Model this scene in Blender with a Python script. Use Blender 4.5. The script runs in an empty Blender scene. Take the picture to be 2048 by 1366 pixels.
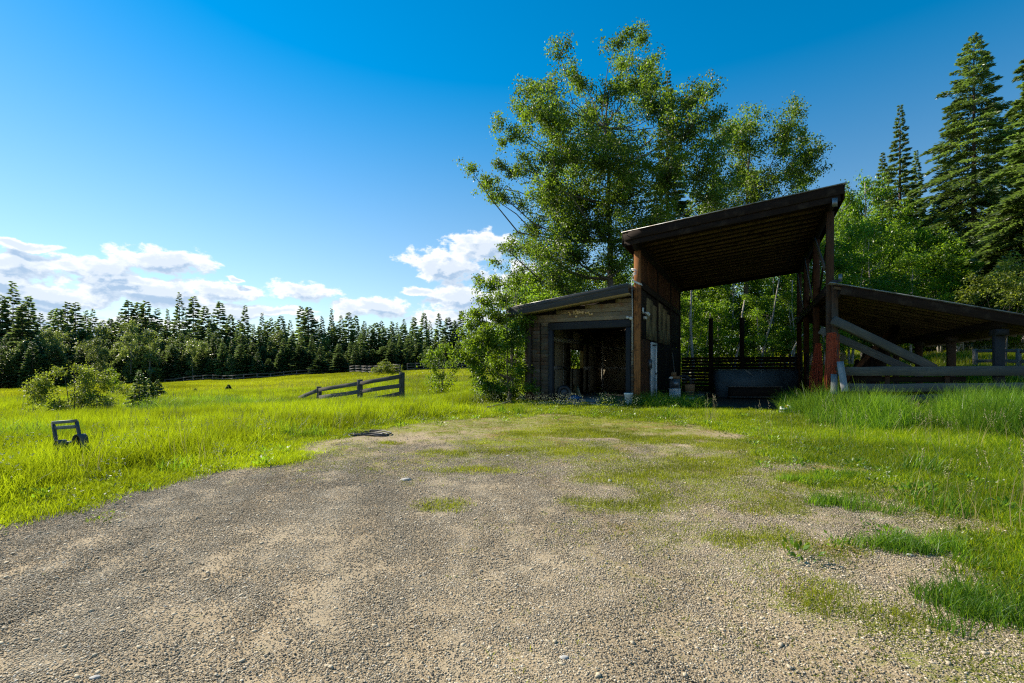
import bpy, math, random
import numpy as np
from mathutils import Vector, Matrix

# ------------------------------------------------------------------ camera, sky, sun, exposure
scene = bpy.context.scene
COL = scene.collection
EYE = 1.4
SUN = Vector((-1.7, 1.0, 1.45)).normalized()
SKY_STRENGTH = 0.105
EXPOSURE = 0.82
scene.cycles.filter_width = 1.2
scene.cycles.use_denoising = False
scene.cycles.sample_clamp_indirect = 3.0

cam_d = bpy.data.cameras.new('camera')
cam = bpy.data.objects.new('camera', cam_d)
COL.objects.link(cam)
cam.location = (0, 0, EYE)
cam.rotation_euler = (math.radians(90), 0, 0)
cam_d.sensor_width = 36
cam_d.lens = 36 * 1000 / 2048
cam_d.shift_y = 54 / 2048
cam_d.clip_start = 0.05
cam_d.clip_end = 6000
scene.camera = cam

scene.view_settings.view_transform = 'Standard'
scene.view_settings.look = 'None'
scene.view_settings.gamma = 1
scene.view_settings.use_curve_mapping = False
scene.view_settings.exposure = EXPOSURE
scene.render.engine = 'CYCLES'
scene.cycles.max_bounces = 8
scene.cycles.transmission_bounces = 6
scene.cycles.diffuse_bounces = 4

sun_d = bpy.data.lights.new('sun', 'SUN')
sun_o = bpy.data.objects.new('sun', sun_d)
COL.objects.link(sun_o)
sun_d.energy = 5.0
sun_d.angle = math.radians(0.5)
sun_d.color = (1.0, 0.90, 0.74)
sun_o.rotation_euler = SUN.to_track_quat('Z', 'Y').to_euler()
sun_o.location = (-40, 30, 60)

world = bpy.data.worlds.new('World')
scene.world = world
world.use_nodes = True


class NT:
    """small helper to write node trees"""
    def __init__(self, tree, clear=True):
        self.t = tree
        if clear:
            tree.nodes.clear()

    def n(self, kind, **kw):
        nd = self.t.nodes.new(kind)
        for k, v in kw.items():
            setattr(nd, k, v)
        return nd

    def put(self, sock, val):
        if isinstance(val, bpy.types.NodeSocket):
            self.t.links.new(val, sock)
        elif isinstance(val, bpy.types.Node):
            self.t.links.new(val.outputs[0], sock)
        elif val is not None:
            if hasattr(sock.default_value, '__len__') and not hasattr(val, '__len__'):
                val = [val] * len(sock.default_value)
            if hasattr(val, '__len__') and hasattr(sock.default_value, '__len__') and len(sock.default_value) == 4 and len(val) == 3:
                val = tuple(val) + (1,)
            sock.default_value = val

    def math(self, op, a, b=None, c=None, clamp=False):
        nd = self.n('ShaderNodeMath', operation=op, use_clamp=clamp)
        for i, v in enumerate((a, b, c)):
            if v is not None:
                self.put(nd.inputs[i], v)
        return nd.outputs[0]

    def vec(self, op, a, b=None):
        nd = self.n('ShaderNodeVectorMath', operation=op)
        self.put(nd.inputs[0], a)
        if b is not None:
            if op == 'SCALE':
                self.put(nd.inputs['Scale'], b)
            else:
                self.put(nd.inputs[1], b)
        return nd.outputs['Value'] if op in ('LENGTH', 'DOT_PRODUCT', 'DISTANCE') else nd.outputs[0]

    def noise(self, vec, scale, detail=3, rough=0.55, dist=0, dim='3D'):
        nd = self.n('ShaderNodeTexNoise', noise_dimensions=dim)
        if vec is not None:
            self.put(nd.inputs['Vector'], vec)
        nd.inputs['Scale'].default_value = scale
        nd.inputs['Detail'].default_value = detail
        nd.inputs['Roughness'].default_value = rough
        nd.inputs['Distortion'].default_value = dist
        return nd.outputs['Fac']

    def ramp(self, fac, stops, interp='LINEAR'):
        nd = self.n('ShaderNodeValToRGB')
        cr = nd.color_ramp
        cr.interpolation = interp
        while len(cr.elements) < len(stops):
            cr.elements.new(0.5)
        for e, (p, c) in zip(cr.elements, stops):
            e.position = p
            e.color = (tuple(c) + (1,)) if hasattr(c, '__len__') else (c, c, c, 1)
        self.put(nd.inputs[0], fac)
        return nd.outputs[0]

    def mix(self, fac, a, b, blend='MIX'):
        nd = self.n('ShaderNodeMix', data_type='RGBA', blend_type=blend)
        self.put(nd.inputs[0], fac)
        self.put(nd.inputs[6], a)
        self.put(nd.inputs[7], b)
        return nd.outputs[2]

    def maprange(self, v, a, b, c=0.0, d=1.0, smooth=True):
        nd = self.n('ShaderNodeMapRange')
        nd.interpolation_type = 'SMOOTHSTEP' if smooth else 'LINEAR'
        self.put(nd.inputs[0], v)
        for i, x in enumerate((a, b, c, d)):
            self.put(nd.inputs[i + 1], x)
        return nd.outputs[0]


# ---- sky: physical daylight sky with cumulus near the horizon, all in direction space
def px_dir(x, y):
    az = math.atan((x - 1024) / 1000)
    return az, math.atan((737 - y) / 1000 * math.cos(az))


CLOUDS = [(55, 525, 95, 26), (40, 487, 70, 9), (330, 522, 95, 26), (180, 540, 100, 22), (90, 590, 120, 24), (300, 585, 160, 22),
          (440, 585, 75, 18), (150, 640, 240, 22), (480, 625, 120, 16), (600, 585, 58, 20), (560, 630, 80, 12), (745, 612, 72, 17),
          (895, 530, 72, 28), (965, 492, 62, 26), (835, 578, 32, 8), (930, 598, 75, 26), (930, 640, 100, 20), (1030, 560, 60, 30),
          (470, 556, 18, 4), (240, 560, 130, 16), (10, 560, 60, 22)]
grp = bpy.data.node_groups.new('cloud_density', 'ShaderNodeTree')
grp.interface.new_socket('Vector', in_out='INPUT', socket_type='NodeSocketVector')
grp.interface.new_socket('Density', in_out='OUTPUT', socket_type='NodeSocketFloat')
g = NT(grp)
gi = g.n('NodeGroupInput')
go = g.n('NodeGroupOutput')
sep = g.n('ShaderNodeSeparateXYZ')
g.put(sep.inputs[0], gi.outputs[0])
az = g.math('ARCTAN2', sep.outputs[0], sep.outputs[1])
el = g.math('ARCSINE', sep.outputs[2])
comb = g.n('ShaderNodeCombineXYZ')
g.put(comb.inputs[0], az)
g.put(comb.inputs[1], el)
ae = comb.outputs[0]
wn = g.n('ShaderNodeTexNoise')
g.put(wn.inputs['Vector'], ae)
wn.inputs['Scale'].default_value = 16
wn.inputs['Detail'].default_value = 5
ae0 = ae
ae = g.vec('ADD', ae, g.vec('SCALE', g.vec('SUBTRACT', wn.outputs['Color'], (0.5, 0.5, 0.5)), 0.045))
m = None
for (cx, cy, rx, ry) in CLOUDS:
    a0, e0 = px_dir(cx, cy)
    a1, _ = px_dir(cx + rx, cy)
    _, e1 = px_dir(cx, cy - ry)
    d = g.vec('SUBTRACT', ae, (a0, e0, 0))
    d = g.vec('MULTIPLY', d, (0.78 / abs(a1 - a0), 0.78 / abs(e1 - e0), 0))
    q = g.math('SUBTRACT', 1.0, g.vec('LENGTH', d))
    m = q if m is None else g.math('MAXIMUM', m, q)
# the rest of the horizon, out of the frame, carries scattered low cumulus of the same kind
belt = g.math('SUBTRACT', 1.0, g.math('ABSOLUTE', g.math('DIVIDE', g.math('SUBTRACT', el, 0.14), 0.12)))
big = g.noise(ae, 3.0, 2, 0.5)
belt = g.math('ADD', belt, g.math('MULTIPLY', g.math('SUBTRACT', big, 0.62), 5.0))
side = g.maprange(g.math('ABSOLUTE', az), 0.86, 1.0, -3.0, 0.0)
m = g.math('MAXIMUM', m, g.math('ADD', g.math('MINIMUM', belt, 0.7), side))
m = g.math('MAXIMUM', m, -1.0)
sc = g.vec('MULTIPLY', ae0, (1.0, 1.7, 1.0))
n1 = g.noise(sc, 9, 2, 0.5)
n2 = g.noise(sc, 26, 9, 0.62)
dn = g.math('ADD', g.math('MULTIPLY', g.math('SUBTRACT', n1, 0.5), 1.3), g.math('MULTIPLY', g.math('SUBTRACT', n2, 0.5), 3.0))
g.put(go.inputs[0], g.math('ADD', g.math('MULTIPLY', m, 1.5), dn))

w = NT(world.node_tree)
tc = w.n('ShaderNodeTexCoord')
vdir = tc.outputs['Generated']
sky = w.n('ShaderNodeTexSky', sky_type='NISHITA')
sky.sun_disc = False
sky.sun_elevation = math.asin(SUN.z)
sky.sun_rotation = math.atan2(SUN.x, SUN.y)
sky.altitude = 900
sky.air_density = 1.0
sky.dust_density = 0.08
sky.ozone_density = 2.2
hs = w.n('ShaderNodeHueSaturation')
hs.inputs['Hue'].default_value = 0.488
sz = w.n('ShaderNodeSeparateXYZ')
w.put(sz.inputs[0], vdir)
w.put(hs.inputs['Saturation'], w.maprange(sz.outputs[2], 0.0, 0.6, 0.95, 1.5))
w.put(hs.inputs['Value'], w.maprange(sz.outputs[2], 0.0, 0.55, 0.72, 0.97))
w.put(hs.inputs['Color'], sky)
cd1 = w.n('ShaderNodeGroup')
cd1.node_tree = grp
w.put(cd1.inputs[0], vdir)
cd2 = w.n('ShaderNodeGroup')
cd2.node_tree = grp
w.put(cd2.inputs[0], w.vec('NORMALIZE', w.vec('ADD', vdir, tuple(SUN * 0.03))))
den = cd1.outputs[0]
cover = w.maprange(den, -0.02, 0.5)
shade = w.maprange(w.math('SUBTRACT', cd2.outputs[0], den), -0.4, 0.45)
thick = w.maprange(den, 0.25, 1.2)
shade = w.math('ADD', w.math('MULTIPLY', shade, 0.75), w.math('SUBTRACT', w.math('MULTIPLY', thick, 0.6), 0.12), clamp=True)
ccol = w.mix(shade, (6.1, 6.2, 6.3), (2.4, 3.25, 4.4))
skyc = w.mix(w.math('MULTIPLY', cover, 0.95), hs.outputs[0], ccol)
bg = w.n('ShaderNodeBackground')
w.put(bg.inputs[0], skyc)
bg.inputs[1].default_value = SKY_STRENGTH
wo = w.n('ShaderNodeOutputWorld')
w.put(wo.inputs[0], bg.outputs[0])

# ------------------------------------------------------------------ numbers and helpers
TH = math.atan(0.481)
CS, SN = math.cos(TH), math.sin(TH)
BX, BY, PAD = 4.267, 17.0, 0.2


def W(x, y, d):
    """world point seen at photo pixel x, y at depth d"""
    return Vector(((x - 1024) * d / 1000, d, EYE + (737 - y) * d / 1000))


def B(u, v, z):
    """world point from building coordinates: u along the fronts, v into the buildings"""
    return Vector((BX + u * CS + v * SN, BY - u * SN + v * CS, z))


def U(x, v):
    t = (x - 1024) / 1000
    return (t * (BY + v * CS) - BX - v * SN) / (CS + t * SN)


def V(x, u):
    t = (x - 1024) / 1000
    return (t * (BY - u * SN) - BX - u * CS) / (SN - t * CS)


def Z(y, u, v):
    return EYE + (737 - y) / 1000 * (BY - u * SN + v * CS)


def hash2(ix, iy, seed):
    n = (ix.astype(np.int64) * 374761393 + iy.astype(np.int64) * 668265263 + seed * 1442695041) & 0xffffffff
    n = ((n ^ (n >> 13)) * 1274126177) & 0xffffffff
    n = n ^ (n >> 16)
    return (n & 0xffffff) / float(0xffffff)


def vnoise(x, y, scale, seed=0, octaves=3):
    x = np.asarray(x, float) * scale
    y = np.asarray(y, float) * scale
    out, amp, tot = 0, 1.0, 0
    for o in range(octaves):
        ix, iy = np.floor(x), np.floor(y)
        fx, fy = x - ix, y - iy
        fx = fx * fx * (3 - 2 * fx)
        fy = fy * fy * (3 - 2 * fy)
        a = hash2(ix, iy, seed + o)
        b = hash2(ix + 1, iy, seed + o)
        c = hash2(ix, iy + 1, seed + o)
        e = hash2(ix + 1, iy + 1, seed + o)
        out = out + amp * (a * (1 - fx) * (1 - fy) + b * fx * (1 - fy) + c * (1 - fx) * fy + e * fx * fy)
        tot += amp
        amp *= 0.5
        x, y = x * 2.03 + 17.1, y * 2.03 + 5.7
    return out / tot


def sstep(a, b, x):
    t = np.clip((np.asarray(x, float) - a) / (b - a), 0, 1)
    return t * t * (3 - 2 * t)


# terrain control points: photo x, photo y of the ground, depth
_cp = [(-900, 830, 16), (0, 830, 17), (0, 815, 30), (0, 803, 60), (0, 797, 95), (-600, 815, 60), (-600, 800, 110), (300, 822, 18), (300, 800, 35), (300, 782, 60), (330, 770, 92),
       (480, 766, 60), (480, 761, 90), (640, 816, 22), (804, 812, 21), (640, 775, 50), (660, 750, 95), (800, 762, 50), (800, 745, 85),
       (920, 762, 36), (900, 780, 27), (930, 741, 72), (1000, 738, 90), (1100, 738, 60), (1300, 735, 60), (1024, 818, 15.5),
       (1024, 790, 21), (1500, 732, 38), (1700, 738, 30), (1900, 738, 22.5), (1960, 712, 28), (1950, 672, 40), (2100, 655, 50), (1700, 690, 55), (1400, 712, 75),
       (2300, 690, 26), (2600, 720, 16), (1850, 640, 90), (600, 735, 160), (0, 790, 170), (1100, 715, 170)]
CP = np.array([[(x - 1024) * d / 1000, d, EYE + (737 - y) * d / 1000] for x, y, d in _cp]
              + [(x, y, 0.0) for x, y in ((0, 3), (-4, 4), (4, 3), (0, 8), (-4, 9), (4, 9), (0, 13), (-8, 5), (-9, 10), (8, 5), (8, 9), (0, -6), (-10, -6), (10, -6), (0, -30), (-40, -30), (40, -30), (-30, 0))]
              + [(B(u, v, 0).x, B(u, v, 0).y, PAD) for u in (-4, -1, 2, 5, 8) for v in (0, 4, 8, 11)]
              + [(14, 8, 0.3), (20, 4, 0.8), (60, 0, 3.0)])


def ground(x, y):
    x = np.asarray(x, float)
    y = np.asarray(y, float)
    shp = x.shape
    xf, yf = x.ravel(), y.ravel()
    out = np.empty(len(xf))
    for i in range(0, len(xf), 40000):
        a, b = xf[i:i + 40000, None], yf[i:i + 40000, None]
        d2 = (a - CP[None, :, 0]) ** 2 + (b - CP[None, :, 1]) ** 2
        wt = 1.0 / (d2 + 1.5 + 0.0008 * (a ** 2 + b ** 2)) ** 1.7
        out[i:i + 40000] = (wt * CP[None, :, 2]).sum(1) / wt.sum(1)
    # level pad under the buildings
    u = (xf - BX) * CS - (yf - BY) * SN
    v = (xf - BX) * SN + (yf - BY) * CS
    du = np.maximum(np.maximum(-4.3 - u, u - 6.5), 0)
    dv = np.maximum(np.maximum(-0.9 - v, v - 11), 0)
    k = 1 - sstep(0.0, 2.5, np.hypot(du, dv))
    out = out * (1 - k) + (PAD - 0.02) * k
    r = np.hypot(xf, yf)
    rough = (vnoise(xf, yf, 0.25, 3, 3) - 0.5) * 0.35 * sstep(12, 40, r) * (1 - k)
    # shallow wheel ruts and humps of the drive
    rut = (vnoise(xf * 2.2 + yf * 0.5, yf * 0.22 + xf * 0.1, 0.55, 9, 2) - 0.5) * 0.06 * (1 - sstep(9, 16, r)) * (1 - k)
    out = out + rough + rut + (vnoise(xf, yf, 1.3, 5, 3) - 0.5) * 0.035 * (1 - k)
    return out.reshape(shp)


def gz(x, y):
    return float(ground(np.array([x]), np.array([y]))[0])


DRIVE = np.array([(-12, -15), (-7, -2), (-4.9, 3.4), (-4.45, 4.3), (-4.4, 5.1), (-4.3, 6.4), (-3.5, 7.45), (-3.85, 9.15), (-3.3, 10.6), (-2.1, 12.5), (-0.9, 13.7),
                  (1.2, 14.2), (3.2, 13.0), (4.6, 10.6), (4.2, 7.3), (3.5, 5.0), (3.05, 3.6), (2.75, 2.7), (2.7, -2), (6, -15)], float)


def drive_sd(x, y):
    """signed distance to the edge of the gravel drive, negative on the gravel"""
    px, py = np.asarray(x, float).ravel(), np.asarray(y, float).ravel()
    best = np.full(len(px), 1e9)
    inside = np.zeros(len(px), bool)
    n = len(DRIVE)
    for i in range(n):
        ax, ay = DRIVE[i]
        bx, by = DRIVE[(i + 1) % n]
        ex, ey = bx - ax, by - ay
        t = np.clip(((px - ax) * ex + (py - ay) * ey) / (ex * ex + ey * ey), 0, 1)
        best = np.minimum(best, np.hypot(px - ax - t * ex, py - ay - t * ey))
        c = ((ay > py) != (by > py)) & (px < (bx - ax) * (py - ay) / (by - ay + 1e-12) + ax)
        inside ^= c
    return np.where(inside, -best, best).reshape(np.asarray(x).shape)


def uv_of(x, y):
    return (x - BX) * CS - (y - BY) * SN, (x - BX) * SN + (y - BY) * CS


# moss and thin turf patches lying on the drive: photo x, y and half sizes
PATCH = [(890, 908, 55, 9), (1010, 903, 80, 6), (960, 942, 120, 8), (1150, 905, 90, 12), (1230, 960, 90, 26), (1340, 950, 130, 22), (1290, 1010, 120, 28), (880, 1012, 45, 14),
         (1450, 930, 150, 22), (1500, 890, 130, 16), (1330, 880, 120, 12), (1180, 870, 160, 10), (1060, 870, 70, 8), (780, 885, 28, 4), (820, 970, 12, 4), (1560, 1010, 90, 28),
         (1150, 1000, 50, 12), (740, 940, 25, 5), (1620, 960, 90, 20), (220, 1035, 22, 4), (95, 1157, 8, 3), (1500, 1080, 140, 30), (1700, 1100, 120, 22), (1620, 1200, 150, 40), (1800, 1250, 120, 45)]


def moss(x, y):
    """cover of moss and thin turf on the drive, 0 to 1"""
    yy = np.maximum(y, 0.3)
    px = 1024 + 1000 * x / yy
    py = 737 + 1000 * EYE / yy
    m = np.zeros_like(px)
    wob = (vnoise(x, y, 2.6, 31, 4) - 0.5) * 1.5
    for cx, cy, rx, ry in PATCH:
        d = np.hypot((px - cx) / rx, (py - cy) / ry)
        m = np.maximum(m, 1 - sstep(0.3, 1.15, d + wob))
    return m * (y > 0.3)


STREAKS = [([(60, 1320), (300, 1165), (560, 1075), (720, 1020)], 24), ([(480, 1340), (640, 1200), (780, 1085), (880, 1000), (1010, 975)], 34), ([(700, 985), (860, 968), (1000, 962)], 16),
           ([(900, 1366), (960, 1180), (1080, 1010), (1160, 975)], 22), ([(1000, 1150), (1180, 1120), (1300, 1200)], 22), ([(-200, 1366), (200, 1200), (420, 1120)], 18), ([(1850, 1060), (1700, 1030), (1640, 985)], 14), ([(1250, 880), (1400, 900)], 8), ([(640, 900), (760, 892)], 8)]


def sandy(x, y):
    yy = np.maximum(y, 0.3)
    px = 1024 + 1000 * x / yy
    py = 737 + 1000 * EYE / yy
    m = np.zeros_like(px)
    for pl, wd in STREAKS:
        for (ax, ay), (bx, by) in zip(pl[:-1], pl[1:]):
            ex, ey = bx - ax, by - ay
            t = np.clip(((px - ax) * ex + (py - ay) * ey) / (ex * ex + ey * ey), 0, 1)
            m = np.maximum(m, 1 - sstep(.3, 1.5, np.hypot(px - ax - t * ex, py - ay - t * ey) / wd + (vnoise(x, y, 3.0, 62, 3) - .5) * 1.6))
    far = (1 - sstep(5, 7.5, y)) * sstep(0.52, 0.75, vnoise(x * 1.4 + y * 0.5, y * 0.5 - x * 0.2, 0.9, 61, 3)) * .6
    return np.maximum(m * (y > .3), far)


def moss_all(x, y):
    base = np.maximum(.85 * sstep(-.8, 1.8, x) * sstep(1.6, 4.0, y), .85 * sstep(5.5, 9.0, y))
    fringe = .8 * sstep(-1.6, -.2, drive_sd(x, y)) * (x > 0)
    b = np.maximum(base, fringe) * np.clip(vnoise(x, y, .7, 77, 4) * 2.4 - .6, .5 * sstep(9.5, 11.5, y), 1)
    return np.maximum(moss(x, y), b)


def grassness(x, y):
    sd = drive_sd(x, y) + (vnoise(x, y, 0.9, 21, 4) - 0.5) * 1.5
    # the right hand verge breaks up into the drive
    right = sstep(1.5, 3.0, x) * (1 - sstep(8, 11, y))
    sd = sd + right * (vnoise(x, y, 1.6, 44, 3) - 0.55) * 2.6
    return sstep(-0.12, 0.25, sd)


# ------------------------------------------------------------------ mesh helpers
WM = {}
KIDS = {}


def link(o, parent=None, M=None):
    COL.objects.link(o)
    M = M if M is not None else Matrix.Identity(4)
    WM[o.name] = M.copy()
    if parent is not None:
        o.parent = parent
        o.matrix_basis = WM[parent.name].inverted() @ M
        KIDS.setdefault(parent.name, []).append(o)
    else:
        o.matrix_basis = M
    return o


def tag(o, label=None, cat=None, group=None, kind=None):
    if label:
        o['label'] = label
    if cat:
        o['category'] = cat
    if group:
        o['group'] = group
    if kind:
        o['kind'] = kind
    return o


def thing(name, loc, label, cat, group=None, rz=0.0):
    o = bpy.data.objects.new(name, None)
    link(o, None, Matrix.Translation(Vector(loc)) @ Matrix.Rotation(rz, 4, 'Z'))
    return tag(o, label, cat, group)


def np_mesh(name, verts, quads=None, tris=None, mats=(), smooth=False, attrs=None, matidx=None):
    me = bpy.data.meshes.new(name)
    verts = np.asarray(verts, np.float32)
    nq = 0 if quads is None else len(quads)
    nt = 0 if tris is None else len(tris)
    loops = np.concatenate([np.asarray(quads, np.int32).ravel() if nq else np.zeros(0, np.int32), np.asarray(tris, np.int32).ravel() if nt else np.zeros(0, np.int32)])
    starts = np.concatenate([np.arange(nq) * 4, nq * 4 + np.arange(nt) * 3]).astype(np.int32)
    totals = np.concatenate([np.full(nq, 4), np.full(nt, 3)]).astype(np.int32)
    me.vertices.add(len(verts))
    me.vertices.foreach_set('co', verts.ravel())
    me.loops.add(len(loops))
    me.loops.foreach_set('vertex_index', loops)
    me.polygons.add(nq + nt)
    me.polygons.foreach_set('loop_start', starts)
    me.polygons.foreach_set('loop_total', totals)
    if smooth:
        me.polygons.foreach_set('use_smooth', np.ones(nq + nt, bool))
    if matidx is not None:
        me.polygons.foreach_set('material_index', np.asarray(matidx, np.int32))
    for m_ in mats:
        me.materials.append(m_)
    for k, a in (attrs or {}).items():
        at = me.attributes.new(k, 'FLOAT', 'POINT')
        at.data.foreach_set('value', np.asarray(a, np.float32))
    me.update(calc_edges=True)
    return me


class MB:
    """collects boxes and tubes in one local mesh"""
    def __init__(self):
        self.v, self.q, self.t = [], [], []

    def box(self, c, s, M=None, jit=0.0, rng=random):
        cx, cy, cz = c
        hx, hy, hz = s[0] / 2, s[1] / 2, s[2] / 2
        b = len(self.v)
        for dz in (-hz, hz):
            for dx, dy in ((-hx, -hy), (hx, -hy), (hx, hy), (-hx, hy)):
                p = Vector((cx + dx, cy + dy, cz + dz))
                if jit:
                    p += Vector((rng.uniform(-jit, jit), rng.uniform(-jit, jit), rng.uniform(-jit, jit)))
                self.v.append(M @ p if M is not None else p)
        self.q += [(b, b + 3, b + 2, b + 1), (b + 4, b + 5, b + 6, b + 7), (b, b + 1, b + 5, b + 4), (b + 1, b + 2, b + 6, b + 5), (b + 2, b + 3, b + 7, b + 6), (b + 3, b, b + 4, b + 7)]
        return self

    def tube(self, pts, radii, sides=8, caps=True):
        pts = [Vector(p) for p in pts]
        if not hasattr(radii, '__len__'):
            radii = [radii] * len(pts)
        b0 = len(self.v)
        ref = Vector((0, 0, 1))
        for i, p in enumerate(pts):
            d = (pts[min(i + 1, len(pts) - 1)] - pts[max(i - 1, 0)]).normalized()
            if abs(d.dot(ref)) > 0.95:
                ref = Vector((1, 0, 0)) if abs(d.x) < 0.9 else Vector((0, 1, 0))
            a = d.cross(ref).normalized()
            c = a.cross(d).normalized()
            for k in range(sides):
                an = 2 * math.pi * k / sides
                self.v.append(p + (a * math.cos(an) + c * math.sin(an)) * radii[i])
        for i in range(len(pts) - 1):
            for k in range(sides):
                k2 = (k + 1) % sides
                self.q.append((b0 + i * sides + k, b0 + i * sides + k2, b0 + (i + 1) * sides + k2, b0 + (i + 1) * sides + k))
        if caps:
            for i, flip in ((0, True), (len(pts) - 1, False)):
                cidx = len(self.v)
                self.v.append(pts[i])
                for k in range(sides):
                    a_, b_ = b0 + i * sides + k, b0 + i * sides + (k + 1) % sides
                    self.t.append((cidx, b_, a_) if flip else (cidx, a_, b_))
        return self

    def mesh(self, name, mat, smooth=False):
        return np_mesh(name, np.array([tuple(v) for v in self.v]), self.q or None, self.t or None, (mat,), smooth)

    def build(self, name, mat, parent=None, M=None, smooth=False):
        """vertices given in world space if M is None; they are stored about the mesh centre"""
        if M is None:
            c = sum(self.v, Vector()) / len(self.v)
            self.v = [v - c for v in self.v]
            M = Matrix.Translation(c)
        o = bpy.data.objects.new(name, self.mesh(name, mat, smooth))
        return link(o, parent, M)


_cache = {}


def timber(name, p0, p1, w_, h_, mat, parent=None, up=(0, 0, 1), wobble=0.004, chamfer=0.08, seed=None, segs=4, roll=0.0):
    """a sawn beam from p0 to p1, w_ wide, h_ high along up, with softened arris and slightly uneven faces"""
    p0, p1 = Vector(p0), Vector(p1)
    L = (p1 - p0).length
    key = (round(L, 3), round(w_, 3), round(h_, 3), mat.name, wobble, segs, random.randint(0, 2) if seed is None else seed)
    me = _cache.get(key)
    if me is None:
        rg = random.Random(repr(key))
        mb = MB()
        c = min(w_, h_) * chamfer
        prof = [(-w_ / 2 + c, -h_ / 2), (w_ / 2 - c, -h_ / 2), (w_ / 2, -h_ / 2 + c), (w_ / 2, h_ / 2 - c), (w_ / 2 - c, h_ / 2), (-w_ / 2 + c, h_ / 2), (-w_ / 2, h_ / 2 - c), (-w_ / 2, -h_ / 2 + c)]
        bow = rg.uniform(-1, 1) * wobble * 2
        for i in range(segs + 1):
            f = i / segs
            x = -L / 2 + L * f + (rg.uniform(-.006, .006) if i in (0, segs) else 0)
            oy, oz = rg.uniform(-wobble, wobble), rg.uniform(-wobble, wobble) + bow * math.sin(math.pi * f)
            for (a, b) in prof:
                mb.v.append(Vector((x, a + oy + rg.uniform(-.25, .25) * wobble, b + oz + rg.uniform(-.25, .25) * wobble)))
        for i in range(segs):
            for k in range(8):
                k2 = (k + 1) % 8
                mb.q.append((i * 8 + k, i * 8 + k2, i * 8 + 8 + k2, i * 8 + 8 + k))
        e = segs * 8
        mb.q += [(0, 7, 6, 5), (0, 5, 4, 1), (1, 4, 3, 2)]
        mb.q += [(e + 5, e + 6, e + 7, e), (e + 1, e + 4, e + 5, e), (e + 2, e + 3, e + 4, e + 1)]
        me = mb.mesh(name, mat)
        _cache[key] = me
    X = (p1 - p0).normalized()
    up = Vector(up)
    Y = up.cross(X)
    if Y.length < 1e-4:
        Y = Vector((0, 1, 0)).cross(X)
    Y.normalize()
    Zv = X.cross(Y)
    M = Matrix((X, Y, Zv)).transposed().to_4x4()
    M = Matrix.Translation((p0 + p1) / 2) @ M @ Matrix.Rotation(roll, 4, 'X')
    return link(bpy.data.objects.new(name, me), parent, M)


def dup(root, loc=None, rz=None, scale=None, label=None):
    def rec(o, parent):
        c = o.copy()
        COL.objects.link(c)
        if parent is not None:
            c.parent = parent
        for ch in KIDS.get(o.name, ()):
            rec(ch, c)
        return c
    r = rec(root, None)
    M = Matrix.Translation(Vector(loc)) @ Matrix.Rotation(rz or 0, 4, 'Z') @ Matrix.Diagonal((*(scale or (1, 1, 1)), 1))
    r.matrix_basis = M
    if label:
        r['label'] = label
    return r


# ------------------------------------------------------------------ materials
def mat(name):
    m_ = bpy.data.materials.new(name)
    m_.use_nodes = True
    return m_, NT(m_.node_tree)


def finish(nt, bsdf, disp=None):
    o = nt.n('ShaderNodeOutputMaterial')
    nt.put(o.inputs['Surface'], bsdf)


def bump(nt, height, strength=0.4, dist=0.01, normal=None):
    b = nt.n('ShaderNodeBump')
    b.inputs['Strength'].default_value = strength
    b.inputs['Distance'].default_value = dist
    nt.put(b.inputs['Height'], height)
    if normal is not None:
        nt.put(b.inputs['Normal'], normal)
    return b.outputs[0]


def principled(nt, color, rough=0.8, spec=0.3, normal=None, metal=0.0):
    p = nt.n('ShaderNodeBsdfPrincipled')
    nt.put(p.inputs['Base Color'], color)
    nt.put(p.inputs['Roughness'], rough)
    p.inputs['Specular IOR Level'].default_value = spec
    nt.put(p.inputs['Metallic'], metal)
    if normal is not None:
        nt.put(p.inputs['Normal'], normal)
    return p.outputs[0]


def wood(name, dark, light, grey=None, rough=0.85, contrast=1.0, streak=14.0, stain=None):
    m_, nt = mat(name)
    tc_ = nt.n('ShaderNodeTexCoord')
    oi = nt.n('ShaderNodeObjectInfo')
    off = nt.vec('SCALE', (13.1, 7.7, 3.9), oi.outputs['Random'])
    off = nt.vec('SCALE', off, 9.0)
    p = nt.vec('ADD', tc_.outputs['Object'], off)
    gp = nt.vec('MULTIPLY', p, (0.9, streak, streak))
    g1 = nt.noise(gp, 2.2, 6, 0.6, 0.4)
    g2 = nt.noise(nt.vec('MULTIPLY', p, (2.5, 60, 60)), 2.0, 3, 0.6)
    blot = nt.noise(p, 1.1, 3, 0.6)
    f = nt.math('ADD', nt.math('MULTIPLY', g1, 0.65), nt.math('MULTIPLY', g2, 0.35))
    c = nt.ramp(f, [(0.32, dark), (0.68, light)])
    if grey is not None:
        c = nt.mix(nt.maprange(blot, 0.38, 0.66), c, nt.mix(g2, grey, tuple(0.55 * q for q in grey)))
    if stain is not None:
        c = nt.mix(nt.maprange(nt.noise(p, 2.4, 5, 0.65), 0.5, 0.72), c, stain)
    v = nt.maprange(oi.outputs['Random'], 0, 1, 0.72, 1.22, smooth=False)
    c = nt.mix(1.0, c, nt.vec('SCALE', (1, 1, 1), v), 'MULTIPLY')
    nrm = bump(nt, f, 0.55, 0.006)
    finish(nt, principled(nt, c, rough, 0.2, nrm))
    return m_


def plain(name, color, rough=0.6, spec=0.4, metal=0.0, dirt=None, nscale=6.0, bmp=0.15):
    m_, nt = mat(name)
    tc_ = nt.n('ShaderNodeTexCoord')
    n_ = nt.noise(tc_.outputs['Object'], nscale, 5, 0.6)
    c = nt.mix(nt.maprange(n_, 0.42, 0.7), color, dirt if dirt is not None else tuple(0.6 * q for q in color))
    finish(nt, principled(nt, c, rough, spec, bump(nt, n_, bmp, 0.01), metal))
    return m_


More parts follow.
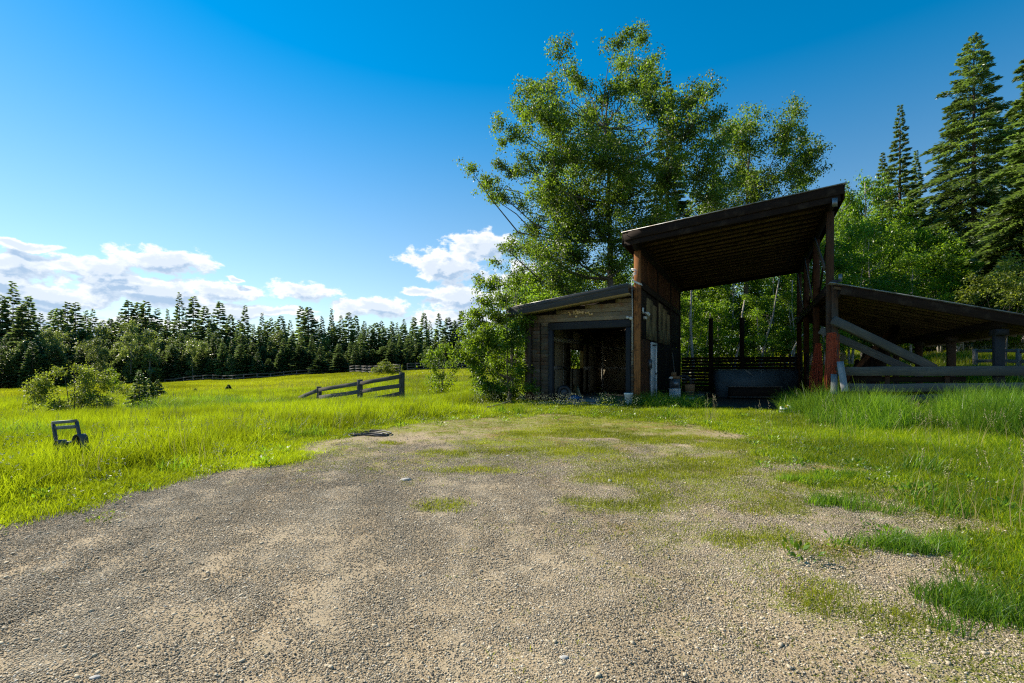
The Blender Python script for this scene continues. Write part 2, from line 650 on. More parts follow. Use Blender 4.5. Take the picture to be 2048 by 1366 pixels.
M_POST = wood('post_wood', (0.10, 0.035, 0.012), (0.42, 0.17, 0.055), stain=(0.05, 0.025, 0.015))
M_DARKPOST = wood('dark_post_wood', (0.022, 0.011, 0.006), (0.102, 0.048, 0.022), grey=(0.064, 0.058, 0.051))
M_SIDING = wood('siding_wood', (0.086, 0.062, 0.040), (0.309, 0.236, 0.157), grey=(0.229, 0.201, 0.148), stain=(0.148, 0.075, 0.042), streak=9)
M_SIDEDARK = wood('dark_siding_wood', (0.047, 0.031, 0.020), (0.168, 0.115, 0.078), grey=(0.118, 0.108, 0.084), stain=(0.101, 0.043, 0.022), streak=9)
M_TRIM = wood('blue_black_trim', (0.014, 0.014, 0.017), (0.044, 0.046, 0.052), grey=(0.036, 0.040, 0.048))
M_FASCIA = wood('fascia_wood', (0.026, 0.025, 0.024), (0.086, 0.079, 0.074), grey=(0.062, 0.067, 0.072))
M_RAKE = wood('rake_wood', (0.006, 0.003, 0.002), (0.026, 0.014, 0.009), stain=(0.040, 0.027, 0.019))
M_SOFFIT = wood('soffit_wood', (0.344, 0.243, 0.121), (0.628, 0.475, 0.284), streak=5)
M_JOIST = wood('joist_wood', (0.058, 0.036, 0.018), (0.180, 0.126, 0.072), stain=(0.022, 0.013, 0.007))
M_DECK = wood('deck_wood', (0.009, 0.005, 0.003), (0.039, 0.021, 0.011))  # near-black, putting the shade between the joists into the boards' colour
M_BOARD = wood('wall_board_wood', (0.027, 0.011, 0.005), (0.144, 0.057, 0.024), stain=(0.018, 0.009, 0.006))
M_GREYWOOD = wood('grey_wood', (0.053, 0.049, 0.042), (0.189, 0.174, 0.147), grey=(0.115, 0.111, 0.101))
M_RAIL = wood('rail_wood', (0.039, 0.034, 0.029), (0.156, 0.137, 0.117), grey=(0.130, 0.130, 0.124))
M_PALE = wood('pale_board_wood', (0.180, 0.180, 0.174), (0.372, 0.372, 0.360), grey=(0.252, 0.264, 0.276))
M_YELLOW = wood('yellow_lumber', (0.225, 0.128, 0.038), (0.450, 0.300, 0.105))
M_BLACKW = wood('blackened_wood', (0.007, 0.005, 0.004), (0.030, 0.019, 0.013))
M_METALROOF = plain('roof_metal', (0.30, 0.31, 0.32), 0.5, 0.5, 0.6, dirt=(0.16, 0.13, 0.11))
M_OSB = plain('plywood', (0.257, 0.194, 0.094), 0.85, 0.2, dirt=(0.051, 0.039, 0.025), nscale=1.3)
M_DRY = plain('drywall', (0.354, 0.313, 0.215), 0.9, 0.2, dirt=(0.295, 0.253, 0.167), nscale=1.5, bmp=0.03)
M_TAPE = plain('joint_compound', (0.595, 0.595, 0.557), 0.9, 0.2, dirt=(0.480, 0.480, 0.442))
M_CONC = plain('concrete', (0.210, 0.210, 0.203), 0.9, 0.3, dirt=(0.140, 0.133, 0.119), nscale=3)
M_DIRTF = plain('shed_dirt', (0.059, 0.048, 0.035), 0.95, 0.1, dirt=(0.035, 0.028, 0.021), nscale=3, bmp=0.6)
M_WHITE = plain('white_paint', (0.74, 0.76, 0.76), 0.45, 0.5, dirt=(0.52, 0.54, 0.54), nscale=4)
M_PLASTIC = plain('white_plastic', (0.72, 0.73, 0.72), 0.4, 0.5, dirt=(0.5, 0.5, 0.47))
M_BLUEGREY = plain('blue_grey_paint', (0.054, 0.084, 0.099), 0.6, 0.4, dirt=(0.034, 0.054, 0.065), nscale=2)
M_BLUE = plain('blue_plastic', (0.02, 0.10, 0.24), 0.4, 0.5)
M_CARD = plain('cardboard', (0.272, 0.160, 0.080), 0.9, 0.1, dirt=(0.176, 0.096, 0.048))
M_BLACK = plain('black_rubber', (0.018, 0.018, 0.02), 0.55, 0.4, dirt=(0.05, 0.048, 0.045))
M_STEEL = plain('galvanised_steel', (0.198, 0.210, 0.222), 0.45, 0.5, 0.7, dirt=(0.120, 0.120, 0.120))
M_DARKMETAL = plain('weathered_dark_metal', (0.07, 0.08, 0.085), 0.6, 0.4, 0.3, dirt=(0.13, 0.10, 0.08), nscale=9)
M_GREYMETAL = plain('weathered_grey_metal', (0.20, 0.22, 0.22), 0.6, 0.4, 0.3, dirt=(0.12, 0.12, 0.10), nscale=9)
M_TWINE = plain('orange_twine', (0.364, 0.070, 0.032), 0.8, 0.2, dirt=(0.196, 0.035, 0.017), nscale=30)
M_STONE = plain('pale_stone', (0.42, 0.41, 0.38), 0.85, 0.3, dirt=(0.3, 0.28, 0.25), nscale=14, bmp=0.5)
M_YPLASTIC = plain('yellow_plastic', (0.75, 0.42, 0.02), 0.4, 0.5)


def leafmat(name, c1, c2, trans=(0.25, 0.42, 0.03), tfac=0.5, gloss=0.12, rough=0.35, world_scale=0.6, by_island=True, cpale=None):
    m_, nt = mat(name)
    geo = nt.n('ShaderNodeNewGeometry')
    oi = nt.n('ShaderNodeObjectInfo')
    r = geo.outputs['Random Per Island'] if by_island else oi.outputs['Random']
    nz = nt.noise(geo.outputs['Position'], world_scale, 3, 0.6)
    f = nt.math('ADD', nt.math('MULTIPLY', r, 0.5), nt.math('MULTIPLY', nt.maprange(nz, .36, .64), 0.52))
    c = nt.ramp(f, [(0.12, c1), (0.9, c2)])
    tcol = nt.ramp(f, [(0.25, tuple(0.42 * q for q in trans)), (0.85, trans)])
    if cpale is not None:
        k = nt.maprange(r, 0.93, 0.95)
        c = nt.mix(k, c, cpale)
    d = nt.n('ShaderNodeBsdfDiffuse')
    nt.put(d.inputs[0], c)
    t = nt.n('ShaderNodeBsdfTranslucent')
    nt.put(t.inputs[0], tcol)
    ms = nt.n('ShaderNodeMixShader')
    ms.inputs[0].default_value = tfac
    nt.put(ms.inputs[1], d.outputs[0])
    nt.put(ms.inputs[2], t.outputs[0])
    gl = nt.n('ShaderNodeBsdfGlossy')
    gl.inputs['Roughness'].default_value = rough
    gl.inputs[0].default_value = (1, 1, 1, 1)
    fr = nt.n('ShaderNodeFresnel')
    fr.inputs[0].default_value = 1.4
    ms2 = nt.n('ShaderNodeMixShader')
    nt.put(ms2.inputs[0], nt.math('MULTIPLY', fr.outputs[0], gloss * 2.2, clamp=True))
    nt.put(ms2.inputs[1], ms.outputs[0])
    nt.put(ms2.inputs[2], gl.outputs[0])
    finish(nt, ms2.outputs[0])
    return m_


M_LEAF = leafmat('cottonwood_leaf', (0.025, 0.058, 0.008), (0.105, 0.155, 0.018), (0.33, 0.52, 0.03), 0.48, 0.04, 0.6)
M_LEAF2 = leafmat('young_poplar_leaf', (0.03, 0.07, 0.008), (0.11, 0.19, 0.02), (0.34, 0.52, 0.02), 0.5, 0.035, 0.55, 2.0)
M_LEAF3 = leafmat('birch_leaf', (0.03, 0.08, 0.008), (0.10, 0.20, 0.02), (0.38, 0.62, 0.03), 0.58, 0.025, 0.5)
M_LEAF4 = leafmat('shrub_leaf', (0.05, 0.085, 0.012), (0.16, 0.20, 0.03), (0.40, 0.50, 0.04), 0.5, 0.03, 0.55, 1.5)
M_NEEDLE3 = leafmat('far_needles', (0.07, 0.12, 0.05), (0.19, 0.25, 0.09), (0.38, 0.54, 0.12), 0.48, 0.03, 0.5, 0.06)  # needles lightened to stand in for distant haze
M_LEAF5 = leafmat('far_broad_leaf', (0.06, 0.11, 0.03), (0.16, 0.22, 0.05), (0.36, 0.46, 0.08), 0.48, 0.05, 0.5, 0.1)  # broadleaf counterpart, haze likewise put into its lighter colour
M_NEEDLE = leafmat('fir_needles', (0.045, 0.085, 0.02), (0.13, 0.19, 0.045), (0.27, 0.42, 0.06), 0.45, 0.05, 0.5, 0.25)
M_NEEDLE2 = leafmat('spruce_needles', (0.05, 0.09, 0.03), (0.13, 0.19, 0.055), (0.28, 0.42, 0.07), 0.45, 0.04, 0.5, 0.08)
M_GRASS = leafmat('grass_blade', (0.045, 0.12, 0.008), (0.17, 0.28, 0.010), (0.54, 0.68, 0.012), 0.57, 0.025, 0.5, 0.45, cpale=(0.42, 0.36, 0.16))
M_LUSH = leafmat('lush_grass_blade', (0.045, 0.12, 0.012), (0.12, 0.23, 0.02), (0.36, 0.62, 0.03), 0.55, 0.03, 0.5, 0.5)
M_STRAW = leafmat('straw_stalk', (0.30, 0.24, 0.10), (0.45, 0.38, 0.18), (0.5, 0.42, 0.2), 0.4, 0.02, 0.5, 0.5)
M_TALL = leafmat('tall_grass_blade', (0.045, 0.13, 0.012), (0.13, 0.25, 0.02), (0.36, 0.60, 0.03), 0.52, 0.03, 0.5, 0.5)
M_MEADOW = leafmat('meadow_grass', (0.08, 0.15, 0.008), (0.25, 0.29, 0.012), (0.54, 0.60, 0.012), 0.56, 0.02, 0.5, 0.06, cpale=(0.40, 0.34, 0.12))
M_MOSS = leafmat('thin_turf', (0.10, 0.14, 0.012), (0.22, 0.25, 0.025), (0.48, 0.54, 0.02), 0.5, 0.03, 0.5, 0.7)
M_SEED = plain('grass_seed_head', (0.34, 0.30, 0.18), 0.9, 0.1)
M_FLOWER = plain('pale_flower', (0.40, 0.42, 0.26), 0.8, 0.2)
M_BARK = wood('cottonwood_bark', (0.06, 0.05, 0.042), (0.22, 0.19, 0.16), streak=3)
M_PALEBARK = wood('birch_bark', (0.16, 0.14, 0.12), (0.46, 0.42, 0.37), streak=3)
M_DARKBARK = wood('conifer_bark', (0.03, 0.022, 0.017), (0.12, 0.09, 0.07), streak=4)


def ground_material():
    m_, nt = mat('gravel_and_soil')
    geo = nt.n('ShaderNodeNewGeometry')
    P_ = geo.outputs['Position']
    ag = nt.n('ShaderNodeAttribute', attribute_name='grass')
    am = nt.n('ShaderNodeAttribute', attribute_name='moss')
    ar = nt.n('ShaderNodeAttribute', attribute_name='sand')
    vor = nt.n('ShaderNodeTexVoronoi')
    nt.put(vor.inputs['Vector'], P_)
    vor.inputs['Scale'].default_value = 120
    vor2 = nt.n('ShaderNodeTexVoronoi')
    nt.put(vor2.inputs['Vector'], P_)
    vor2.inputs['Scale'].default_value = 24
    sepc = nt.n('ShaderNodeSeparateColor')
    nt.put(sepc.inputs[0], vor.outputs['Color'])
    peb = nt.ramp(sepc.outputs[0], [(0.0, (0.20, 0.15, 0.092)), (0.35, (0.30, 0.23, 0.14)), (0.7, (0.38, 0.295, 0.18)), (1.0, (0.50, 0.41, 0.28))])
    fine = nt.noise(P_, 60, 6, 0.75)
    sand = nt.ramp(fine, [(0.3, (0.30, 0.24, 0.155)), (0.7, (0.42, 0.345, 0.235))])
    sfac = nt.math('ADD', nt.math('MULTIPLY', ar.outputs['Fac'], 0.8), nt.math('MULTIPLY', nt.noise(P_, 3, 4, 0.6), 0.3), clamp=True)
    c = nt.mix(sfac, peb, sand)
    tone = nt.noise(P_, 0.8, 4, 0.6)
    c = nt.mix(1.0, c, nt.ramp(tone, [(0.3, (0.86, 0.85, 0.83)), (0.7, (1.12, 1.09, 1.04))]), 'MULTIPLY')
    # rusty moss and dead thatch between the stones, greener where dense
    mn = nt.noise(P_, 7, 6, 0.75)
    mfac = nt.maprange(nt.math('ADD', am.outputs['Fac'], nt.math('MULTIPLY', nt.math('SUBTRACT', mn, 0.5), 1.5)), 0.1, 0.6)
    mcol = nt.mix(nt.maprange(nt.noise(P_, 1.7, 4, 0.6), 0.36, 0.52), (0.27, 0.18, 0.055), (0.21, 0.235, 0.02))
    mcol = nt.mix(nt.maprange(fine, 0.35, 0.65), nt.vec('SCALE', mcol, 0.7), mcol)
    c = nt.mix(nt.math('MULTIPLY', mfac, 0.88), c, mcol)
    soil = nt.ramp(nt.noise(P_, 9, 5, 0.7), [(0.3, (0.035, 0.045, 0.010)), (0.7, (0.10, 0.13, 0.02))])
    c = nt.mix(ag.outputs['Fac'], c, soil)
    h = nt.math('ADD', nt.math('MULTIPLY', nt.math('SUBTRACT', 1.0, vor.outputs['Distance']), 0.5), nt.math('MULTIPLY', fine, 0.5))
    h = nt.math('ADD', h, nt.math('MULTIPLY', nt.math('SUBTRACT', 1.0, vor2.outputs['Distance']), 0.08))
    dn_ = bump(nt, h, 0.5, 0.007)
    finish(nt, principled(nt, c, 0.9, 0.25, dn_))
    return m_


M_GROUND = ground_material()

# ------------------------------------------------------------------ ground sheet
rng = np.random.default_rng(7)


def build_ground():
    ang = np.concatenate([np.linspace(-52, 52, 430), np.linspace(56, 304, 63)])
    ang = np.radians(ang)
    rr = [0.0]
    r = 1.1
    while r < 2600:
        rr.append(r)
        r *= 1.0165 if r < 130 else 1.12
    rr = np.array(rr[1:])
    A, R = np.meshgrid(ang, rr)
    X, Y = np.sin(A) * R, np.cos(A) * R
    Zg = ground(X.ravel(), Y.ravel())
    X, Y = X.ravel(), Y.ravel()
    na, nr = len(ang), len(rr)
    idx = np.arange(na * nr).reshape(nr, na)
    a = idx[:-1, :]
    b = idx[1:, :]
    a2, b2 = np.roll(a, -1, 1), np.roll(b, -1, 1)
    quads = np.stack([a, b, b2, a2], -1).reshape(-1, 4)[:, ::-1]
    verts = np.concatenate([np.stack([X, Y, Zg], 1), [[0, 0, gz(0, 0)]]])
    c = len(verts) - 1
    first = idx[0]
    tris = np.stack([np.full(na, c), first, np.roll(first, -1)], 1)[:, ::-1]
    gr = np.append(grassness(X, Y), 0)
    u, v = uv_of(X, Y)
    inb = ((u > -4.2) & (u < 5.7) & (v > -1.2) & (v < 11))
    gr[:-1] = np.where(inb, gr[:-1] * 0.15, gr[:-1])
    mo = np.append(moss_all(X, Y), 0)
    sd = np.append(sandy(X, Y), 0)
    me = np_mesh('ground', verts, quads, tris, (M_GROUND,), True, {'grass': gr, 'moss': mo, 'sand': sd})
    o = bpy.data.objects.new('ground', me)
    COL.objects.link(o)
    o['kind'] = 'structure'


build_ground()


# ------------------------------------------------------------------ buildings
S_MAIN = 0.104          # rise of the tall roof per metre to the right
RU = Vector((CS, -SN, 0))
RV = Vector((SN, CS, 0))


def roof_low(u):
    return 5.53 + S_MAIN * u


def build_barn():
    t = thing('pole_barn', B(0, 0, PAD), 'tall open brown timber barn bay with a high sloping shed roof', 'barn')
    up = (0, 0, 1)
    # posts
    timber('post', B(0, 0, PAD - .1), B(0, 0, roof_low(0) - .151), .21, .21, M_POST, t, up=RV)
    timber('post', B(5.56, 0, PAD - .1), B(5.56, 0, roof_low(5.56) - .151), .19, .19, M_DARKPOST, t, up=RV)['label'] = 'tall front right post'
    timber('post', B(5.66, -.16, PAD - .1), B(5.66, -.16, 3.95), .16, .13, M_DARKPOST, t, up=RV)
    for v in (3.5, 7.1, 10.7):
        timber('post', B(5.56, v, PAD - .1), B(5.56, v, roof_low(5.56) - .151), .2, .2, M_BOARD, t, up=RV)
    for v in (3.6, 7.2, 10.5):
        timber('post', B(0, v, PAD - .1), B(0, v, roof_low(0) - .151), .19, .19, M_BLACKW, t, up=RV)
    # stub posts of the slatted back wall
    timber('post', B(U(1422, 10.6), 10.55, PAD), B(U(1422, 10.6), 10.55, Z(636, 2, 10.6)), .2, .2, M_BLACKW, t, up=RV)
    timber('post', B(U(1484, 10.6), 10.55, PAD), B(U(1484, 10.6), 10.55, Z(634, 4, 10.6)), .22, .22, M_BLACKW, t, up=RV)
    # eave beams carrying the joists
    timber('beam', B(0, -.55, roof_low(0) + .0), B(0, 11.0, roof_low(0) + .0), .1, .3, M_BLACKW, t, up=up)
    timber('beam', B(5.56, -.55, roof_low(5.56) + .0), B(5.56, 11.0, roof_low(5.56) + .0), .1, .3, M_BLACKW, t, up=up)
    # joists run along the slope, one behind the other
    n = 20
    sl = Vector((CS, -SN, S_MAIN)).normalized()
    for i in range(n):
        v = -.42 + i * 0.592
        timber('joist', B(-.28, v, roof_low(-.28) + .195), B(5.78, v, roof_low(5.78) + .195), .05, .085, M_JOIST, t, up=up, wobble=.006)
    # roof boards above the joists, running front to back
    for k in range(21):
        u0 = -.33 + k * .29
        timber('roof_board', B(u0 + .145, -.56, roof_low(u0 + .145) + .252), B(u0 + .145, 11.1, roof_low(u0 + .145) + .252), .284, .025, M_DECK, t, up=sl.cross(RV), wobble=.002)
    mb = MB()
    for u, u2 in ((-.4, 5.88),):
        a, b, c, d = B(u, -.66, roof_low(u) + .41), B(u2, -.66, roof_low(u2) + .41), B(u2, 11.2, roof_low(u2) + .41), B(u, 11.2, roof_low(u) + .41)
        h = Vector((0, 0, .022))
        mb.v += [a, b, c, d, a + h, b + h, c + h, d + h]
        mb.q += [(0, 3, 2, 1), (4, 5, 6, 7), (0, 1, 5, 4), (1, 2, 6, 5), (2, 3, 7, 6), (3, 0, 4, 7)]
    mb.build('roof_sheet', M_METALROOF, t)
    # front rake boards, two depths, slightly stepped and broken
    timber('fascia_board', B(-.34, -.61, roof_low(-.34) + .27), B(5.81, -.61, roof_low(5.81) + .27), .035, .27, M_RAKE, t, up=up, wobble=.006, segs=9)
    timber('fascia_board', B(-.32, -.575, roof_low(-.32) + .06), B(5.74, -.575, roof_low(5.74) + .06), .03, .2, M_RAKE, t, up=up, wobble=.008, segs=9)
    timber('fascia_board', B(-.37, -.6, roof_low(-.37) + .2), B(-.37, 11.1, roof_low(-.37) + .2), .03, .4, M_RAKE, t, up=up)
    timber('fascia_board', B(5.83, -.6, roof_low(5.83) + .2), B(5.83, 11.1, roof_low(5.83) + .2), .03, .4, M_RAKE, t, up=up)
    timber('fascia_board', B(-.34, 11.12, roof_low(-.34) + .2), B(5.81, 11.12, roof_low(5.81) + .2), .03, .4, M_RAKE, t, up=up)
    # bracket plate on top of the right post
    MB().box((0, 0, 0), (.13, .015, .24), None).build('metal_bracket', M_STEEL, t, Matrix.Translation(B(5.6, -.64, 6.05)) @ Matrix.Rotation(-TH, 4, 'Z'))
    MB().box((0, 0, 0), (.09, .02, .22), None).build('metal_bracket', M_STEEL, t, Matrix.Translation(B(5.78, -.26, 3.98)) @ Matrix.Rotation(-TH, 4, 'Z'))
    # diagonal braces along the right hand row
    for v0, v1, z0, z1, m_ in ((0.1, 2.9, 4.35, 5.9, M_GREYWOOD), (3.6, 6.4, 3.9, 5.85, M_GREYWOOD), (7.2, 10, 3.9, 5.85, M_GREYWOOD)):
        timber('brace', B(5.44, v0, z0), B(5.44, v1, z1), .04, .17, m_, t, up=up)
    for v0, v1 in ((3.6, 0.9), (7.2, 4.5), (10.6, 8.0)):
        timber('brace', B(5.66, v0, 4.0), B(5.66, v1, 5.9), .04, .15, M_BLACKW, t, up=up)
    # left wall: vertical boards above, plywood and planks below
    zt = Z(560, 0, 0)
    k = 0
    v = .13
    while v < 10.55:
        w_ = min(.30, 10.58 - v)
        timber('wall_board', B(.03 + .008 * (k % 2), v + w_ / 2, zt - .02), B(.03 + .008 * (k % 2), v + w_ / 2, roof_low(0) - .151), w_ - .012, .022, M_BOARD, t, up=RU, wobble=.002)
        v += w_
        k += 1
    timber('beam', B(.07, .11, zt - .12), B(.07, 10.5, zt - .12), .05, .24, M_BLACKW, t, up=up)
    zp = 2.45
    v = .13
    k = 0
    while v < 10.5:
        w_ = min(1.22, 10.58 - v)
        if 1.2 < v < 6.4:
            o = timber('plywood_panel', B(.045, v + w_ / 2, zp + .02), B(.045, v + w_ / 2, zt - .3 - .12 * ((k * 7) % 3)), w_ - .015, .014, M_OSB, t, up=RU, wobble=.002)
            timber('wall_board', B(.012, v + w_ / 2, zp - .05), B(.012, v + w_ / 2, zt - .1), w_ - .01, .012, M_BLACKW, t, up=RU, wobble=.001)
        else:
            timber('wall_board', B(.03, v + w_ / 2, zp + .02), B(.03, v + w_ / 2, zt - .1), w_ - .012, .02, M_BLACKW, t, up=RU, wobble=.002)
        v += w_
        k += 1
    v = .13
    while v < 10.55:
        w_ = min(.24, 10.6 - v)
        if not (2.02 < v + w_ / 2 < 3.2):
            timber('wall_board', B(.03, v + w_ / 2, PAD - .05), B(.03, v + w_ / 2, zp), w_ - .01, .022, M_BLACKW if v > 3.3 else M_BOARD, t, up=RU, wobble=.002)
        v += w_
    # door in the left wall
    d = timber('door', B(.06, 2.62, PAD + .03), B(.06, 2.62, PAD + 2.07), .92, .045, M_WHITE, t, up=RU, wobble=0.0005)
    for v in (2.10, 3.14):
        timber('door_jamb', B(.09, v, PAD), B(.09, v, PAD + 2.2), .09, .06, M_PLASTIC, d, up=RU, wobble=.0005)
    timber('door_head', B(.09, 2.15, PAD + 2.15), B(.09, 3.09, PAD + 2.15), .06, .09, M_PLASTIC, d, up=up, wobble=.0005)
    MB().tube([B(.08, 2.98, PAD + 1.0), B(.14, 2.98, PAD + 1.0)], [.03, .035], 10).build('handle', M_STEEL, d)
    # slatted wall across the back
    for i in range(11):
        z = Z(714, 2.5, 10.6) - i * .165
        if z < PAD + .05:
            break
        u = .12
        for j in range(3):
            L = (U(1592, 10.6) - .12) / 3
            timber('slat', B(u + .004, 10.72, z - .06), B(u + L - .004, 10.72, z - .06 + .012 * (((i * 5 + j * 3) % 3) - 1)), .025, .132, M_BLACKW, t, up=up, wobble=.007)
            u += L
    # dark boarded section closing the back corner
    for i in range(6):
        timber('wall_board', B(4.72 + i * .15, 9.9 - i * .9, PAD), B(4.72 + i * .15, 9.9 - i * .9, 2.05 - .03 * (i % 2)), .9, .03, M_BLACKW, t, up=RU, wobble=.003)
    # dirt floor inside
    mb = MB()
    nu, nv = 14, 22
    for j in range(nv + 1):
        for i in range(nu + 1):
            u_, v_ = -.05 + 5.7 * i / nu, -.8 + 11.7 * j / nv
            mb.v.append(B(u_, v_, PAD + .012 + .03 * float(vnoise(np.array([u_]), np.array([v_]), 1.2, 3, 2)[0])))
    for j in range(nv):
        for i in range(nu):
            a = j * (nu + 1) + i
            mb.q.append((a, a + 1, a + nu + 2, a + nu + 1))
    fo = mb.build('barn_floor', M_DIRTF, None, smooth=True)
    fo['kind'] = 'structure'
    return t


def build_garage():
    t = thing('garage', B(-2, 0, PAD), 'low grey plank garage with an open doorway and sloping lean roof', 'garage')
    up = (0, 0, 1)
    ul, ur = -4.02, -.13
    o0, o1 = U(1105, 0), U(1253, 0)
    ztop = Z(658, -1.7, 0)

    def eave(u):
        return 3.88 + (u + .2) * 0.131
    # siding planks, one course after another
    h = .143
    z = PAD + .03
    i = 0
    tw = .15
    seam = U(1081, 0)
    while z < eave(ur):
        zc = z + h / 2
        u_left = ul + .12
        # the raking top cuts the upper courses
        umin = -.2 + (z + h - 3.88) / 0.131
        a = max(u_left, umin + .02)
        th = .022
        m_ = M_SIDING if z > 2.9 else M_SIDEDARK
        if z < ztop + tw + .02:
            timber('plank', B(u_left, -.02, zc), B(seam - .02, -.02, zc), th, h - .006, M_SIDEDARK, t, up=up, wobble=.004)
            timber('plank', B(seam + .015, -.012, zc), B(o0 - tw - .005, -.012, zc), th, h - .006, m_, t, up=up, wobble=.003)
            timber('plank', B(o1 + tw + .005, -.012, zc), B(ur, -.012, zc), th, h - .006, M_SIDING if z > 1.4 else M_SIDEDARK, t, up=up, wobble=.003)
        elif a < ur - .1:
            timber('plank', B(a, -.014, zc), B(ur, -.014, zc), th, h - .006, M_SIDING, t, up=up, wobble=.003, seed=i % 3)
        z += h
        i += 1
    # dark sheathing behind the planks, in three pieces round the opening
    mb = MB()

    def panel(u0, u1, z0, z1a, z1b):
        b = len(mb.v)
        for vv in (.0, .09):
            mb.v.extend([B(u0, vv, z0), B(u1, vv, z0), B(u1, vv, z1b), B(u0, vv, z1a)])
        mb.q.extend([(b, b + 1, b + 2, b + 3), (b + 7, b + 6, b + 5, b + 4), (b, b + 4, b + 5, b + 1), (b + 1, b + 5, b + 6, b + 2), (b + 2, b + 6, b + 7, b + 3), (b + 3, b + 7, b + 4, b)])
    panel(ul + .05, o0, PAD, eave(ul), eave(o0))
    panel(o1, ur + .02, PAD, eave(o1), eave(ur))
    panel(o0, o1, ztop, eave(o0), eave(o1))
    mb.build('front_wall', M_BLACKW, t)
    # door trim
    timber('door_jamb', B(o0 - tw / 2, -.035, PAD), B(o0 - tw / 2, -.035, ztop), .05, tw, M_TRIM, t, up=RU)
    timber('door_jamb', B(o1 + tw / 2, -.035, PAD), B(o1 + tw / 2, -.035, ztop), .05, tw, M_TRIM, t, up=RU)
    timber('door_header', B(o0 - tw, -.045, ztop + .125), B(o1 + tw, -.045, ztop + .15), .06, .25, M_TRIM, t, up=up)
    for uu in (o0, o1):
        timber('jamb_liner', B(uu + (.012 if uu == o0 else -.012), .04, PAD), B(uu + (.012 if uu == o0 else -.012), .04, ztop), .12, .02, M_TRIM, t, up=RU)
    # corner post
    timber('corner_post', B(ul + .02, -.12, PAD - .1), B(ul + .02, -.12, eave(ul) + .02), .2, .19, M_DARKPOST, t, up=RV)
    # side and back walls; the left one has the window
    gv = 9.7
    wl = -3.95
    v0, v1 = V(1141, wl), V(1167, wl)
    z0, z1 = Z(738, wl, v0), Z(697, wl, v0)
    mb = MB()
    R_ = Matrix.Translation(B(0, 0, 0)) @ Matrix.Rotation(-TH, 4, 'Z')

    def wallbox(m, ua, ub, va, vb, za, zb):
        m.box(((ua + ub) / 2, (va + vb) / 2, (za + zb) / 2), (ub - ua, vb - va, zb - za), R_)
    for (va, vb, za, zb) in ((.09, v0, PAD, eave(wl)), (v1, gv, PAD, eave(wl)), (v0, v1, PAD, z0), (v0, v1, z1, eave(wl))):
        wallbox(mb, wl - .17, wl - .015, va, vb, za, zb)
    b = len(mb.v)
    for vv_ in (gv, gv + .12):
        mb.v.extend([B(wl - .17, vv_, PAD), B(-.05, vv_, PAD), B(-.05, vv_, eave(-.05) + .2), B(wl - .17, vv_, eave(wl - .17) + .2)])
    mb.q.extend([(b, b + 1, b + 2, b + 3), (b + 7, b + 6, b + 5, b + 4), (b, b + 4, b + 5, b + 1), (b + 1, b + 5, b + 6, b + 2), (b + 2, b + 6, b + 7, b + 3), (b + 3, b + 7, b + 4, b)])
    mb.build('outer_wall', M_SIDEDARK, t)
    mb = MB()
    wallbox(mb, -.155, -.05, .09, gv, PAD, 3.95)
    mb.build('inner_wall', M_BLACKW, t)
    # drywall sheets inside, with their pale joint strips
    vv = .1
    k = 0
    while vv < gv - .05:
        ve = min(vv + 2.4, gv - .01)
        for (za, zb) in ((PAD + .03, 1.42), (1.42, 2.64), (2.64, 3.12)):
            if zb <= z0 or za >= z1 or ve <= v0 or vv >= v1:
                pieces = [(vv, ve, za, zb)]
            else:
                a_, b_ = max(vv, v0), min(ve, v1)
                pieces = [(vv, a_, za, zb), (b_, ve, za, zb), (a_, b_, za, max(za, z0)), (a_, b_, min(zb, z1), zb)]
            for (p, q, r, s) in pieces:
                if q - p > .03 and s - r > .03:
                    m2 = MB()
                    wallbox(m2, wl - .015, wl, p + .002, q - .002, r + .002, s - .002)
                    m2.build('drywall_panel', M_DRY, t)
        vv = ve
        k += 1
    for zj in (1.42, 2.64):
        segs = [(.12, gv - .02)] if not (z0 < zj < z1) else [(.12, v0), (v1, gv - .02)]
        for a_, b_ in segs:
            m2 = MB()
            wallbox(m2, wl, wl + .004, a_, b_, zj - .085, zj + .085)
            m2.build('joint_strip', M_TAPE, t)
    for vj in (1.55, 3.6, 7.4):
        for za, zb in ((PAD + .05, 1.33), (1.51, 2.55)):
            m2 = MB()
            wallbox(m2, wl, wl + .003, vj - .045, vj + .045, za, zb)
            m2.build('joint_strip', M_TAPE, t)
    m2 = MB()
    wallbox(m2, wl + .01, -.17, gv - .015, gv - .002, PAD + .03, 3.1)
    m2.build('drywall_panel', M_DRY, t)
    m2 = MB()
    wallbox(m2, -.175, -.16, .1, gv - .02, PAD + .03, 3.84)
    m2.build('drywall_panel', M_DRY, t)
    for zj in (1.42, 2.5):
        m2 = MB()
        wallbox(m2, wl + .02, -.2, gv - .02, gv - .0155, zj - .06, zj + .06)
        m2.build('joint_strip', M_TAPE, t)
    m2 = MB()
    wallbox(m2, wl + .002, wl + .12, gv - .022, gv - .017, PAD + .05, 3.0)
    m2.build('joint_strip', M_TAPE, t)
    # ceiling
    m2 = MB()
    a = [B(wl, .1, eave(wl) - .03), B(-.18, .1, eave(-.18) - .03), B(-.18, gv, eave(-.18) - .03), B(wl, gv, eave(wl) - .03)]
    m2.v += a + [p + Vector((0, 0, .02)) for p in a]
    m2.q += [(0, 3, 2, 1), (4, 5, 6, 7), (0, 1, 5, 4), (1, 2, 6, 5), (2, 3, 7, 6), (3, 0, 4, 7)]
    m2.build('ceiling_panel', M_DECK, t)
    # window frame set in the thickness of the wall
    wf = timber('window_frame', B(wl - .09, v1 - .02, z0 + .03), B(wl - .09, v1 - .02, z1 - .03), .19, .03, M_YELLOW, t, up=RV, wobble=.001)
